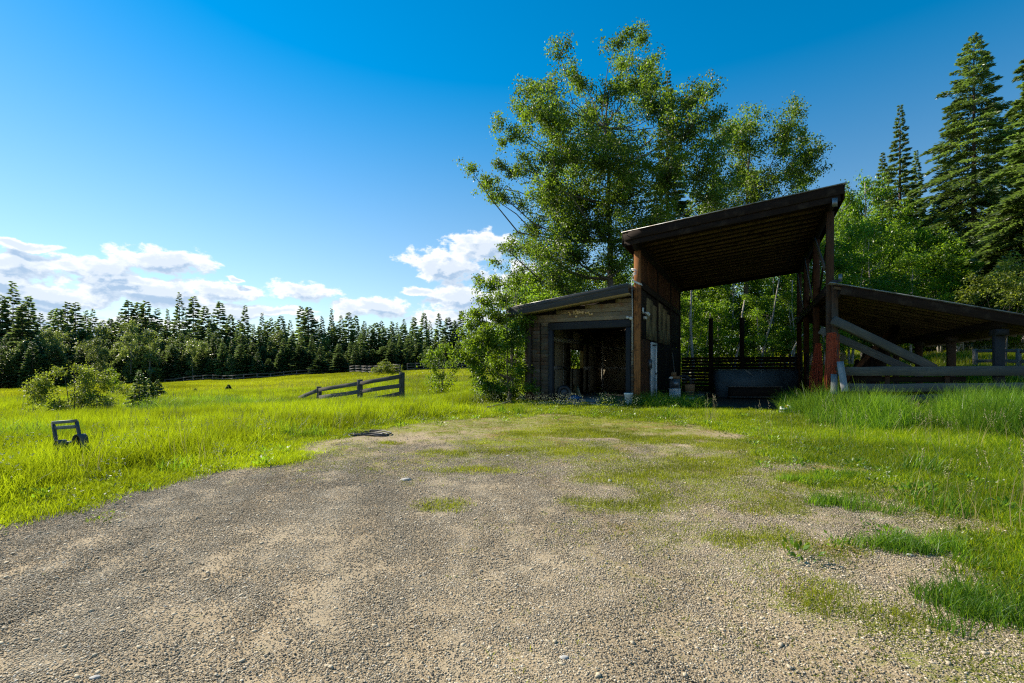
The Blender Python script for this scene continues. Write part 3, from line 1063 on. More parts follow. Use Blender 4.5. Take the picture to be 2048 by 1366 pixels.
    timber('frame_piece', B(wl - .09, v0 + .02, z0 + .03), B(wl - .09, v0 + .02, z1 - .03), .19, .03, M_YELLOW, wf, up=RV, wobble=.001)
    timber('frame_piece', B(wl - .09, v0, z0 + .015), B(wl - .09, v1, z0 + .015), .19, .03, M_BLACKW, wf, up=up, wobble=.001)
    timber('frame_piece', B(wl - .09, v0, z1 - .015), B(wl - .09, v1, z1 - .015), .19, .03, M_BLACKW, wf, up=up, wobble=.001)
    # roof
    uL, uR = U(1015, -.75), -.16

    def rz(u):
        return eave(u) + .022
    mb = MB()
    a = [B(uL, -.7, rz(uL)), B(uR, -.7, rz(uR)), B(uR, gv + .5, rz(uR)), B(uL, gv + .5, rz(uL))]
    mb.v += [p + Vector((0, 0, .29)) for p in a] + [p + Vector((0, 0, .31)) for p in a]
    mb.q += [(0, 3, 2, 1), (4, 5, 6, 7), (0, 1, 5, 4), (1, 2, 6, 5), (2, 3, 7, 6), (3, 0, 4, 7)]
    mb.build('roof_sheet', M_METALROOF, t)
    for i in range(18):
        v = -.62 + i * .6
        timber('rafter', B(uL + .06, v, rz(uL) + .16), B(uR, v, rz(uR) + .16), .045, .2, M_JOIST, t, up=up, wobble=.002)
    mb = MB()
    a = [B(uL + .03, -.7, rz(uL) - .022), B(uR, -.7, rz(uR) - .022), B(uR, -.025, rz(uR) - .022), B(uL + .03, -.025, rz(uL) - .022)]
    mb.v += a + [p + Vector((0, 0, .016)) for p in a]
    mb.q += [(0, 3, 2, 1), (4, 5, 6, 7), (0, 1, 5, 4), (1, 2, 6, 5), (2, 3, 7, 6), (3, 0, 4, 7)]
    mb.build('soffit', M_SOFFIT, t)
    mb = MB()
    a = [B(uL + .03, -.02, rz(uL) - .022), B(wl - .2, -.02, rz(wl - .2) - .022), B(wl - .2, gv, rz(wl - .2) - .022), B(uL + .03, gv, rz(uL) - .022)]
    mb.v += a + [p + Vector((0, 0, .016)) for p in a]
    mb.q += [(0, 3, 2, 1), (4, 5, 6, 7), (0, 1, 5, 4), (1, 2, 6, 5), (2, 3, 7, 6), (3, 0, 4, 7)]
    mb.build('soffit', M_SOFFIT, t)
    timber('fascia_board', B(uL - .02, -.73, rz(uL) + .12), B(uR, -.73, rz(uR) + .12), .035, .29, M_FASCIA, t, up=up, segs=6)
    timber('fascia_board', B(uL - .03, -.755, rz(uL) + .225), B(uR, -.755, rz(uR) + .225), .02, .09, M_FASCIA, t, up=up, segs=6)
    timber('fascia_board', B(uL - .02, -.7, rz(uL) + .12), B(uL - .02, gv + .5, rz(uL) + .12), .035, .29, M_FASCIA, t, up=up, segs=6)
    # patch of foam insulation nests above the door
    rg = random.Random(4)
    mb = MB()
    for i in range(26):
        c = B(-2.0 + rg.gauss(0, .24), -.03, Z(627, -2, 0) + rg.gauss(0, .05))
        mb.tube([c + RV * .01, c - RV * rg.uniform(.02, .05)], [rg.uniform(.03, .06), rg.uniform(.015, .04)], 7)
    mb.build('foam_patch', M_SOFFIT, t)
    # concrete slab and apron
    mb = MB()
    wallbox(mb, wl, -.16, .02, gv, PAD - .2, PAD + .03)
    wallbox(mb, o0 - .1, o1 + .1, -1.1, .02, PAD - .2, PAD + .015)
    s = mb.build('garage_floor', M_CONC, None)
    s['kind'] = 'structure'
    return t


def lean_low(u):
    return 3.60 - 0.27 * (u - 5.6)


def build_lean_to():
    t = thing('lean_to', B(7.5, 0, PAD), 'dark lean-to roof on posts sloping down right from the tall barn', 'shed')
    up = (0, 0, 1)
    uo = 9.28
    zb = lean_low(uo) - .02
    for i, v in enumerate((0, 3.45, 6.9, 10.3)):
        timber('post', B(uo, v, -.1), B(uo, v, zb - .18), .2, .2, M_TRIM if i == 0 else M_DARKPOST, t, up=RV)
        timber('post_block', B(uo, v - .25, zb - .25), B(uo, v + .25, zb - .25), .24, .16, M_TRIM if i == 0 else M_DARKPOST, t, up=up)
    timber('beam', B(uo, -.35, zb - .04), B(uo, 11, zb - .04), .12, .2, M_BLACKW, t, up=up)
    timber('beam', B(5.75, -.35, lean_low(5.75) - .04), B(5.75, 11, lean_low(5.75) - .04), .06, .2, M_BLACKW, t, up=up)
    sl = Vector((CS, -SN, -.27)).normalized()
    ue = 10.6
    for i in range(19):
        v = -.3 + i * .61
        timber('joist', B(5.62, v, lean_low(5.62) + .115), B(ue, v, lean_low(ue) + .115), .05, .085, M_JOIST, t, up=up, wobble=.005)
    for k in range(17):
        u0 = 5.6 + k * .295
        timber('roof_board', B(u0 + .14, -.38, lean_low(u0 + .14) + .175), B(u0 + .14, 11, lean_low(u0 + .14) + .175), .29, .022, M_DECK, t, up=sl.cross(RV), wobble=.002)
    mb = MB()
    a = [B(5.5, -.5, lean_low(5.5) + .21), B(ue + .05, -.5, lean_low(ue + .05) + .21), B(ue + .05, 11.1, lean_low(ue + .05) + .21), B(5.5, 11.1, lean_low(5.5) + .21)]
    mb.v += a + [p + Vector((0, 0, .02)) for p in a]
    mb.q += [(0, 3, 2, 1), (4, 5, 6, 7), (0, 1, 5, 4), (1, 2, 6, 5), (2, 3, 7, 6), (3, 0, 4, 7)]
    mb.build('roof_sheet', M_METALROOF, t)
    timber('fascia_board', B(5.78, -.42, lean_low(5.78) + .07), B(ue, -.42, lean_low(ue) + .07), .035, .25, M_RAKE, t, up=up, segs=7)
    timber('fascia_board', B(5.47, .15, lean_low(5.47) + .06), B(5.47, 11, lean_low(5.47) + .06), .035, .27, M_RAKE, t, up=up)
    return t


barn = build_barn()
garage = build_garage()
lean = build_lean_to()

# leaning timbers under the lean-to
timb = timber('timber_beam', W(1666, 640, 14.2), W(1868, 738, 14.0), .14, .235, M_GREYWOOD, None, up=(0, 0, 1), wobble=.012, segs=7)
tag(timb, 'thick grey beam slanting down from the tall barn post under the lean-to', 'beam')
timb = timber('timber_plank', W(1640, 660, 15.6), W(1846, 752, 14.6), .06, .22, M_GREYWOOD, None, up=(0, 0, 1), wobble=.01, segs=7)
tag(timb, 'flatter grey plank slanting below and behind the thick leaning beam', 'plank')
t = thing('loading_ramp', B(6.6, 4, PAD), 'dark boarded ramp rising behind the leaning timbers of the lean-to', 'ramp')
for i in range(7):
    f = i / 6
    p0, p1 = W(1690 + 10 * i, 775, 17.6), W(1690 + 16 * i + 10, 735 - 14 * i, 18.6)
    timber('board', p0, p1, .18, .04, M_DECK if i % 2 else M_BLACKW, t, up=RV, wobble=.006)
for a, b in (((1683, 770), (1790, 652)),):
    timber('side_rail', W(a[0], a[1], 17.4), W(b[0], b[1], 18.4), .05, .18, M_BOARD, t, up=(0, 0, 1))

# corral fence in front of the lean-to
t = thing('corral_fence', B(7.6, -.2, PAD), 'heavy weathered plank fence rails across the front of the lean-to', 'fence')
vf = -.22
zc = [(742, 742, .25, -.22), (775, 774, .22, -.20), (800, 797, .22, -.22)]
for i, (ya, yb, hh, vv) in enumerate(zc):
    ua, ub = U(1672 + 14 * i, vv), 10.4
    timber('rail', B(ua, vv, Z(ya, ua, vv)), B(ub, vv, Z(yb, ub, vv)), .06, hh, M_GREYWOOD, t, up=(0, 0, 1), wobble=.012, segs=7)
for i, (ya, hh) in enumerate(((757, .14), (786, .16))):
    ua = U(1700, -.08)
    timber('rail', B(ua, -.07, Z(ya, ua, 0)), B(8.6, -.07, Z(ya + 1, 8.6, 0)), .05, hh, M_BLACKW, t, up=(0, 0, 1), wobble=.01)
for u_ in (6.9, 8.2, 10.2):
    timber('post', B(u_, -.12, -.1), B(u_, -.12, 1.22), .1, .1, M_DARKPOST, t, up=RV)

# leaning pale boards
o = timber('board', W(1668, 789, 13.9), W(1668, 749, 14.2), .16, .03, M_PALE, None, up=RV)
tag(o, 'short pale upright board at the foot of the corral corner post', 'board')
o = timber('board', W(1690, 783, 13.7), W(1680, 724, 14.2), .165, .03, M_PALE, None, up=RV)
tag(o, 'long pale board tilted against the corral rail beside the shorter one', 'board')


# twine hanks
def twine(name, base, top, wl, coil, label, seed):
    t = thing(name, base, label, 'twine', 'orange twine bundles hung on the barn posts')
    rg = random.Random(seed)
    mb = MB()
    H = top.z - base.z
    for i in range(150):
        a = rg.uniform(0, 2 * math.pi)
        r0, r1 = rg.uniform(.03, .09), rg.uniform(.3, 1) * wl
        sx = rg.uniform(-.03, .03)
        end = rg.uniform(0, .18)
        pts = []
        for k in range(6):
            f = k / 5
            r = r0 + (r1 - r0) * math.sin(f * math.pi * .62)
            pts.append(Vector((top.x + RU.x * (math.cos(a) * r - wl * .5 * f) + RV.x * math.sin(a) * r * .6, top.y + RU.y * (math.cos(a) * r - wl * .5 * f) + RV.y * math.sin(a) * r * .6 - .02,
                               top.z - f * (H - end))))
        mb.tube(pts, .0065, 4, False)
    mb.build('hank', M_TWINE, t)
    if coil:
        mb = MB()
        c = coil
        turns = 34
        pts = []
        for k in range(turns * 12):
            a = k / 12 * 2 * math.pi
            z = c.z + (k / (turns * 12)) * 1.25
            r = .128 + rg.uniform(-.012, .025)
            pts.append(Vector((c.x + math.cos(a) * r, c.y + math.sin(a) * r, z)))
        mb.tube(pts, .02, 5)
        for k in range(30):
            a = rg.uniform(0, 6.28)
            pts = [Vector((c.x + math.cos(a) * .155, c.y + math.sin(a) * .155, c.z + rg.uniform(.9, 1.25))), Vector((c.x + math.cos(a + .5) * .165, c.y + math.sin(a + .5) * .165, c.z + rg.uniform(.2, .9)))]
            mb.tube(pts, .009, 4, False)
        mb.build('coil', M_TWINE, t)


c = B(5.62, -.08, 0)
ct = B(5.62, -.1, Z(752, 5.6, 0))
twine('twine_bundle', B(5.54, -.25, .75), B(5.54, -.24, Z(676, 5.5, 0)), .13, ct, 'orange twine coil and loose hank hung on the front right barn post', 1)
twine('twine_bundle', B(5.56, 3.3, .55), B(5.6, 3.3, Z(687, 5.5, 3.4)), .2, None, 'darker loose orange twine hank hung on the second post inside the barn', 2)

# things on the barn wall and posts
t = thing('flood_light', B(.1, .7, 3.2), 'white twin security floodlight fixed to the barn wall near the front post', 'light')
MB().box((0, 0, .12), (.03, .18, .2)).build('back_plate', M_PLASTIC, t, Matrix.Translation(B(.08, .55, 3.3)) @ Matrix.Rotation(-TH, 4, 'Z'))
for k in (0, 1):
    MB().tube([B(.1, .55 + .12 * k, 3.35), B(.28, .45 + .25 * k, 3.30 - .03 * k)], [.03, .055], 10).build('lamp_head', M_PLASTIC, t)
MB().box((0, 0, 0), (.12, .1, .1)).build('sensor', M_PLASTIC, t, Matrix.Translation(B(.14, .6, 3.17)) @ Matrix.Rotation(-TH, 4, 'Z'))
t = thing('small_sensor_light', B(-.25, -.05, 3.1), 'tiny white sensor light above the right corner of the garage doorway', 'light')
MB().tube([B(-.2, -.02, 3.12), B(-.2, -.12, 3.1)], [.05, .06], 10).build('lamp_head', M_PLASTIC, t)
MB().tube([B(-.3, -.02, 3.16), B(-.32, -.13, 3.13)], [.03, .045], 10).build('lamp_head', M_PLASTIC, t)
t = thing('electric_box', B(.08, 1.75, PAD), 'grey electric box with conduit beside the white barn door', 'electric box')
MB().box((0, 0, 0), (.12, .22, .34)).build('box', M_STEEL, t, Matrix.Translation(B(.1, 1.75, Z(728, 0, 1.75))) @ Matrix.Rotation(-TH, 4, 'Z'))
MB().tube([B(.1, 1.75, PAD), B(.1, 1.75, Z(728, 0, 1.75) - .17)], .022, 8).build('conduit', M_STEEL, t)
t = MB()
p = B(-.06, -.13, 0)
pts = [(-.12, -.02, Z(538, 0, 0)), (.04, -.04, Z(540, 0, 0)), (.02, -.05, Z(546, 0, 0)), (-.06, -.03, Z(548, 0, 0)), (-.1, -.02, Z(556, 0, 0)), (-.04, -.04, Z(562, 0, 0)), (.12, -.02, Z(567, 0, 0)), (.2, .1, Z(568, 0, 0))]
for k in range(3):
    t.tube([p + RU * (a + .015 * k) + RV * b + Vector((0, 0, z - .03 * k)) for a, b, z in pts], .012, 6)
pts = [(-.1, -.02, Z(560, 0, 0)), (-.085, -.03, Z(620, 0, 0)), (-.09, -.02, Z(700, 0, 0))]
t.tube([p + RU * a + RV * b + Vector((0, 0, z)) for a, b, z in pts], .01, 6)
tag(t.build('power_cable', M_PLASTIC, None, smooth=True), 'white power cable looped at the top of the front left barn post', 'cable')

# ------------------------------------------------------------------ things in the barn
d0 = 18.4
t = thing('storage_box', W(1508, 796, 20.3), 'large blue-grey painted plywood box standing in the barn', 'box')
cx = W(1508, 796, 20.6)
Mx = Matrix.Translation((cx.x, cx.y, PAD)) @ Matrix.Rotation(math.radians(-4), 4, 'Z')
MB().box((0, 0, .58), (3.1, .9, 1.08), None, .01).build('body', M_BLUEGREY, t, Mx)
MB().box((0, 0, 1.14), (3.16, .96, .035), None, .004).build('lid', M_BLUEGREY, t, Mx)
for sx in (-1.35, 1.35):
    MB().box((sx, 0, .02), (.12, .8, .08)).build('runner', M_BLACKW, t, Mx)
t = thing('bench', W(1508, 792, 19.0), 'low long dark bench with pale top edge before the blue-grey box', 'bench')
cx = W(1508, 792, 19.3)
Mx = Matrix.Translation((cx.x, cx.y, PAD)) @ Matrix.Rotation(math.radians(-3), 4, 'Z')
MB().box((0, 0, .5), (1.95, .42, .035), None, .004).build('seat', M_GREYWOOD, t, Mx)
MB().box((0, .0, .28), (1.85, .3, .38), None, .004).build('apron', M_BLACKW, t, Mx)
MB().box((0, -.05, .11), (1.95, .38, .03), None, .004).build('shelf', M_GREYWOOD, t, Mx)
for sx in (-.9, .9):
    MB().box((sx, 0, .06), (.08, .36, .1)).build('leg', M_BLACKW, t, Mx)


def box_thing(name, x, y, d, size, m_, label, cat, z=None, rz=-.4, parts=()):
    c = W(x, y, d)
    z = PAD + .02 if z is None else z
    t = thing(name, (c.x, c.y, z), label, cat, rz=rz)
    Mx = WM[t.name]
    sx, sy, sz = size
    MB().box((0, 0, sz / 2), size, None, .004).build('body', m_, t, Mx)
    for nm, c_, s_, mm in parts:
        MB().box(c_, s_).build(nm, mm, t, Mx)
    return t


# white cabinet with ribbed crate
box_thing('crate', 1350, 803, 18.4, (.38, .3, .42), M_PLASTIC, 'white ribbed plastic crate at the front of the barn junk pile', 'crate',
          parts=[('rib', (-.16 + .04 * k, -.155, .21), (.012, .012, .38), M_STEEL) for k in range(9)] + [('rim', (0, 0, .425), (.42, .34, .02), M_PLASTIC)])
box_thing('cabinet', 1350, 803, 18.9, (.36, .34, .78), M_BLUEGREY, 'pale grey metal cabinet behind the ribbed white crate', 'cabinet',
          parts=[('drawer', (0, -.175, .6), (.3, .012, .28), M_STEEL), ('handle', (0, -.19, .6), (.1, .02, .015), M_BLACK), ('top_sheet', (0, 0, .79), (.38, .36, .015), M_BLACK)])
box_thing('cardboard_box', 1351, 760, 18.9, (.34, .3, .09), M_CARD, 'flat brown carton lying on top of the grey cabinet', 'box', z=PAD + .82,
          parts=[('flap', (0, 0, .095), (.3, .14, .006), M_CARD)])
box_thing('cardboard_box', 1348, 750, 18.9, (.17, .16, .13), M_CARD, 'small brown carton topping the cabinet next to the broom handle', 'box', z=PAD + .925,
          parts=[('flap', (0, 0, .135), (.15, .07, .006), M_CARD)])
box_thing('plastic_tub', 1342, 757, 18.6, (.12, .12, .07), M_PLASTIC, 'little white tub at the left corner of the cabinet top', 'tub', z=PAD + .81,
          parts=[('lid', (0, 0, .075), (.13, .13, .012), M_PLASTIC)])
t = thing('broom', W(1350, 760, 18.7), 'broom leaning handle up behind the barn junk pile', 'broom')
MB().tube([W(1352, 775, 19.2), W(1345, 706, 19.2)], .012, 8).build('handle', M_GREYWOOD, t)
MB().box((0, 0, 0), (.28, .05, .1), None, .01).build('head', M_YELLOW, t, Matrix.Translation(W(1352, 778, 19.2)))
box_thing('cardboard_box', 1380, 788, 19.2, (.34, .3, .26), M_CARD, 'largest brown carton standing right of the white crate', 'box', z=PAD + .33,
          parts=[('flap', (0, -.1, .265), (.33, .13, .008), M_CARD)])
box_thing('wooden_box', 1379, 798, 19.1, (.3, .3, .24), M_CARD, 'brown wooden box under the largest carton', 'box', z=PAD + .10,
          parts=[('slat', (0, -.155, .06), (.3, .012, .08), M_DARKPOST), ('slat', (0, -.155, .17), (.3, .012, .08), M_DARKPOST)])
box_thing('tray', 1379, 803, 18.9, (.36, .34, .09), M_PLASTIC, 'shallow white tray on the ground right of the crate', 'tray',
          parts=[('rim', (0, 0, .092), (.39, .37, .015), M_PLASTIC)])
box_thing('toolbox', 1398, 800, 19.6, (.4, .3, .2), M_BLUEGREY, 'blue-grey toolbox at the right end of the junk pile', 'toolbox',
          parts=[('lid', (0, 0, .22), (.42, .32, .04), M_BLACK), ('handle', (0, 0, .27), (.16, .03, .03), M_BLACK)])
t = thing('hose_reel', W(1369, 790, 19.5), 'dark hose looped in the barn behind the cartons', 'hose')
mb = MB()
c = W(1368, 770, 19.6)
for k in range(4):
    mb.tube([c + Vector((math.cos(a / 16 * 2 * math.pi) * (.26 + .03 * k), .03 * k, math.sin(a / 16 * 2 * math.pi) * (.34 + .02 * k))) for a in range(17)], .018, 6)
mb.build('loop', M_BLACK, t, smooth=True)
MB().tube([c + Vector((-.3, .1, .25)), c + Vector((.5, .1, .22))], .03, 6).build('bar', M_STEEL, t)

# things in the garage
t = thing('bucket', W(1257, 812, 16.7), 'white plastic bucket at the right foot of the garage doorway', 'bucket')
c = W(1257, 812, 16.7)
c.z = PAD
prof = [(0, .112), (.02, .118), (.33, .14), (.335, .152), (.37, .152), (.375, .145)]
mb = MB()
mb.tube([c + Vector((0, 0, z)) for z, r in prof], [r for z, r in prof], 20, False)
mb.t += [(len(mb.v), k, (k + 1) % 20) for k in range(20)]
mb.v.append(c.copy())
mb.build('body', M_PLASTIC, t, smooth=True)
MB().tube([c + Vector((0, 0, .372)), c + Vector((0, 0, .385))], [.155, .15], 20).build('lid', M_PLASTIC, t)
mb = MB()
mb.tube([c + Vector((.156 * math.cos(a), -.03 - .14 * math.sin(a), .30 - .10 * math.sin(a))) for a in np.linspace(0, math.pi, 12)], .004, 5)
mb.build('handle', M_STEEL, t)
t = thing('tyre', W(1128, 799, 18.3), 'dark round tyre standing in the garage beside the left jamb', 'tyre')
c = W(1128, 797, 18.6)
c.z = PAD + .3
mb = MB()
n1, n2 = 28, 10
for i in range(n1):
    a = 2 * math.pi * i / n1
    for k in range(n2):
        b = 2 * math.pi * k / n2
        r = .21 + .075 * math.cos(b)
        mb.v.append(c + Vector((math.cos(a) * r, .09 * math.sin(b) + .15 * math.sin(a) * r, math.sin(a) * r)))
for i in range(n1):
    for k in range(n2):
        mb.q.append((i * n2 + k, i * n2 + (k + 1) % n2, ((i + 1) % n1) * n2 + (k + 1) % n2, ((i + 1) % n1) * n2 + k))
mb.build('casing', M_BLACK, t, smooth=True)
MB().tube([c + Vector((0, -.03, 0)), c + Vector((0, .03, 0))], [.13, .13], 20).build('rim', M_DARKMETAL, t)
t = thing('blue_bag', W(1150, 803, 18), 'crumpled dark blue bag on the garage floor by the leaning boards', 'bag')
c = W(1150, 803, 18.2)
c.z = PAD + .03
rg = random.Random(3)
mb = MB()
for i in range(9):
    for k in range(14):
        a = 2 * math.pi * k / 14
        f = i / 8
        r = (.17 * math.sin(math.pi * (f * .85 + .1)) + .02) * rg.uniform(.8, 1.15)
        mb.v.append(c + Vector((math.cos(a) * r * 1.3, math.sin(a) * r, .2 * f)))
for i in range(8):
    for k in range(14):
        mb.q.append((i * 14 + k, i * 14 + (k + 1) % 14, i * 14 + 14 + (k + 1) % 14, i * 14 + 14 + k))
mb.build('bag', M_BLUE, t, smooth=True)
o = timber('leaning_board', W(1160, 801, 18.9), W(1147, 770, 20.2), .13, .03, M_YELLOW, None, up=RV)
tag(o, 'yellow board leaning inside the garage below the window, left of the pair', 'board')
o = timber('leaning_board', W(1163, 801, 18.7), W(1154, 772, 20.0), .10, .03, M_SOFFIT, None, up=RV)
tag(o, 'narrower yellow board leaning inside the garage, right of the pair', 'board')
o = timber('plank', W(1232, 808, 16.6), W(1249, 806, 16.7), .16, .03, M_YELLOW, None)
tag(o, 'short pale plank lying on the apron beside the white bucket', 'plank')

# ------------------------------------------------------------------ fences
def rail(t, p, q, h=.14, w_=.04, m_=None, wob=.008):
    return timber('rail', p, q, w_, h, m_ or M_RAIL, t, up=(0, 0, 1), wobble=wob, segs=3)


t = thing('plank_fence', W(804, 812, 21), 'short weathered plank fence ending in a tall square post in the meadow', 'fence')
fp = [(804, 21.0, 745, 812, .2), (720, 22.0, 759, 808, .2), (638, 23.2, 773, 812, .18)]
for x, d, yt, yb, w_ in fp:
    timber('post', W(x, yb + 12, d), W(x, yt, d), w_, w_, M_RAIL, t, up=(0, 1, 0), wobble=.008)
rows = [[(802, 752.5), (720, 767), (638, 780), (598, 796)], [(802, 771), (720, 783), (638, 795)], [(802, 787), (735, 799), (660, 812)], [(802, 803), (765, 810), (720, 818)]]
dd = {804: 21, 802: 21, 720: 22, 638: 23.2, 598: 24, 735: 21.8, 660: 22.8, 765: 21.5}
for rw in rows:
    for (x0, y0), (x1, y1) in zip(rw[:-1], rw[1:]):
        rail(t, W(x0, y0, dd[x0] - .13), W(x1, y1, dd[x1] - .13), .17)


def field_fence(pts, label, n, h=1.15, group=None, rails=3, m_=None):
    P3 = []
    for x, d in pts:
        wx = (x - 1024) * d / 1000
        P3.append(Vector((wx, d, 0)))
    t = thing('field_fence', (P3[0].x, P3[0].y, gz(P3[0].x, P3[0].y)), label, 'fence', group)
    tot = [0]
    for a, b in zip(P3[:-1], P3[1:]):
        tot.append(tot[-1] + (b - a).length)
    posts = []
    for i in range(n + 1):
        s = tot[-1] * i / n
        k = max(j for j in range(len(tot)) if tot[j] <= s + 1e-6)
        k = min(k, len(P3) - 2)
        p = P3[k].lerp(P3[k + 1], (s - tot[k]) / (tot[k + 1] - tot[k]))
        z = gz(p.x, p.y)
        posts.append(Vector((p.x, p.y, z)))
    for p in posts:
        timber('post', p - Vector((0, 0, .2)), p + Vector((0, 0, h + .1)), .14, .14, m_ or M_RAIL, t, up=(0, 1, 0), segs=2)
    for a, b in zip(posts[:-1], posts[1:]):
        for k in range(rails):
            z = h - k * h / rails
            timber('rail', a + Vector((0, -.09, z)), b + Vector((0, -.09, z)), .04, .14, m_ or M_RAIL, t, wobble=.01, segs=2)
    return t


field_fence([(330, 88), (480, 84), (640, 88), (700, 92), (775, 76)], 'long pale rail fence along the foot of the far forest', 26, 1.0, rails=2)
field_fence([(700, 80), (760, 72), (800, 66)], 'short rail fence crossing just left of the round meadow bush', 8, 1.2)
field_fence([(815, 76), (870, 76), (940, 74), (1000, 76)], 'rail fence at the meadow crest between the round bush and the poplars', 12, 1.2)
field_fence([(1950, 22.5), (2060, 21), (2300, 20)], 'two-rail wooden fence on the grassy slope right of the lean-to', 4, .9, rails=2, m_=M_GREYWOOD)

# ------------------------------------------------------------------ old cart frame and debris on the left
t = thing('garden_cart', W(140, 935, 7.6), 'rusting hand cart frame upended in the tall grass at left', 'cart')


def Q(x, y, dd=0.0):
    return W(x, y, 7.4 + dd)


for a, b in (((106, 846), (116, 905)), ((153, 842), (166, 905))):
    timber('upright', Q(*a), Q(b[0], b[1], -.1), .028, .045, M_DARKMETAL, t, up=(0, 1, 0), wobble=.001)
timber('top_bar', Q(105, 845.5, -.02), Q(153, 841.5, -.02), .04, .045, M_GREYMETAL, t, wobble=.001)
timber('slotted_plate', Q(108, 856.5, -.02), Q(155, 853.5, -.02), .02, .05, M_GREYMETAL, t, wobble=.002)
timber('cross_bar', Q(128, 886, -.06), Q(152, 883, -.06), .04, .035, M_GREYMETAL, t, wobble=.001)
for x, y, r in ((120, 902, 10), (159, 894, 12.5)):
    pts = []
    for k in range(12):
        a = math.radians(190 - k * 17)
        pts.append(Q(x + r * .75 * math.cos(a), y - 6 - r * 1.5 * math.sin(a), -.12))
    mb = MB()
    for i, p in enumerate(pts):
        mb.v += [p + Vector((-.01, -.05, 0)), p + Vector((.01, .07, 0)), p + Vector((.01, .07, .01)), p + Vector((-.01, -.05, .01))]
    for i in range(len(pts) - 1):
        for k in range(4):
            mb.q.append((i * 4 + k, i * 4 + (k + 1) % 4, i * 4 + 4 + (k + 1) % 4, i * 4 + 4 + k))
    mb.build('mudguard', M_DARKMETAL, t)
    timber('strut', Q(x - r * .6, y + 4, -.12), Q(x - r * .35, y - r, -.12), .02, .03, M_DARKMETAL, t, up=(0, 1, 0), wobble=.002)
    timber('strut', Q(x + r * .6, y + 6, -.12), Q(x + r * .3, y - r, -.12), .02, .03, M_GREYMETAL, t, up=(0, 1, 0), wobble=.002)
timber('foot_bar', Q(168, 888, -.05), Q(178, 912, -.05), .04, .05, M_DARKMETAL, t, up=(0, 1, 0), wobble=.001)
t = thing('scrap_metal', W(70, 930, 7.2), 'bent grey scrap strip half buried in grass left of the cart', 'scrap')
mb = MB()
for i in range(14):
    f = i / 13
    x, y = 36 + 64 * f, 929 - 14 * math.sin(f * math.pi * .62)
    p = W(x, y, 7.3)
    mb.v += [p, p + Vector((0, .09, .02)), p + Vector((0, .09, .035)), p + Vector((0, 0, .02))]
for i in range(13):
    for k in range(4):
        mb.q.append((i * 4 + k, i * 4 + (k + 1) % 4, i * 4 + 4 + (k + 1) % 4, i * 4 + 4 + k))
mb.build('strip', M_GREYMETAL, t)
timber('block', W(88, 922, 7.2), W(106, 926, 7.2), .1, .07, M_DARKMETAL, t)
timber('block', W(92, 932, 7.1), W(107, 935, 7.1), .1, .05, M_GREYMETAL, t)

# black hose on the gravel edge
t = MB()
path = [(585, 886), (600, 880), (625, 876), (655, 874), (690, 873), (712, 868), (745, 866), (770, 869), (774, 872), (760, 874), (730, 873), (700, 875), (705, 871), (738, 869), (765, 871), (750, 873), (715, 872), (700, 872)]
pts = []
for x, y in path:
    d = 1000 * EYE / (y - 737)
    wx = (x - 1024) * d / 1000
    pts.append(Vector((wx, d, gz(wx, d) + .02)))
sm = []
for i in range(len(pts) - 1):
    a, b, c_, d_ = pts[max(i - 1, 0)], pts[i], pts[i + 1], pts[min(i + 2, len(pts) - 1)]
    for k in range(5):
        f = k / 5
        sm.append(.5 * ((2 * b) + (c_ - a) * f + (2 * a - 5 * b + 4 * c_ - d_) * f * f + (3 * b - a - 3 * c_ + d_) * f ** 3))
t.tube(sm, .016, 6)
t.tube([p + Vector((.05, .12, .01)) for p in sm[28:60]], .015, 6)
t.tube([p + Vector((-.1, -.1, .0)) for p in sm[2:10]], .02, 6)
tag(t.build('garden_hose', M_BLACK, None, smooth=True), 'black hose snaking along the left edge of the gravel drive', 'hose')

# low timber edging by the poplars
t = thing('timber_planter', W(990, 826, 15.6), 'low dark broken timber frame in the grass by the garage corner', 'planter')
timber('rail', W(972, 817, 15.6), W(1022, 803, 17.4), .06, .07, M_RAIL, t)
timber('rail', W(974, 822, 15.5), W(1024, 808, 17.3), .06, .07, M_DARKPOST, t)
timber('end_block', W(977, 830, 15.5), W(977, 813, 15.5), .12, .12, M_RAIL, t, up=(0, 1, 0))
timber('end_block', W(1000, 826, 16.4), W(1000, 811, 16.4), .1, .1, M_DARKPOST, t, up=(0, 1, 0))
timber('end_block', W(1022, 822, 17.2), W(1022, 804, 17.2), .1, .1, M_DARKPOST, t, up=(0, 1, 0))

# white scrap on a board by the tall grass
o = timber('scrap_board', W(1559, 823, 13.6), W(1600, 823, 13.4), .28, .03, M_PALE, None)
tag(o, 'weathered board lying in the grass under white plastic scrap', 'board')
t = thing('plastic_scrap', W(1573, 819, 13.6), 'broken white and black plastic appliance on the board in the grass', 'scrap')
MB().box((0, 0, 0), (.2, .16, .08), None, .03).build('shell', M_BLACK, t, Matrix.Translation(W(1570, 820, 13.6)))
MB().box((0, 0, 0), (.09, .05, .12), None, .02).build('panel', M_PLASTIC, t, Matrix.Translation(W(1563, 817, 13.5)))
MB().box((0, 0, 0), (.13, .08, .1), Matrix.Rotation(.5, 4, 'Y'), .02).build('panel', M_PLASTIC, t, Matrix.Translation(W(1580, 815.5, 13.5)))
MB().box((0, 0, 0), (.05, .05, .05), None, .01).build('cap', M_YPLASTIC, t, Matrix.Translation(W(1574, 813.5, 13.5)))
MB().box((0, 0, 0), (.2, .015, .04), None, .01).build('rim', M_PLASTIC, t, Matrix.Translation(W(1569, 818, 13.35)))
t = MB().box((0, 0, 0), (.16, .1, .04), None, .03)
o = t.build('plastic_piece', M_PLASTIC, None, Matrix.Translation(W(1569, 831, 13.2)))
tag(o, 'torn white plastic piece in the grass just below the scrap board', 'plastic scrap')


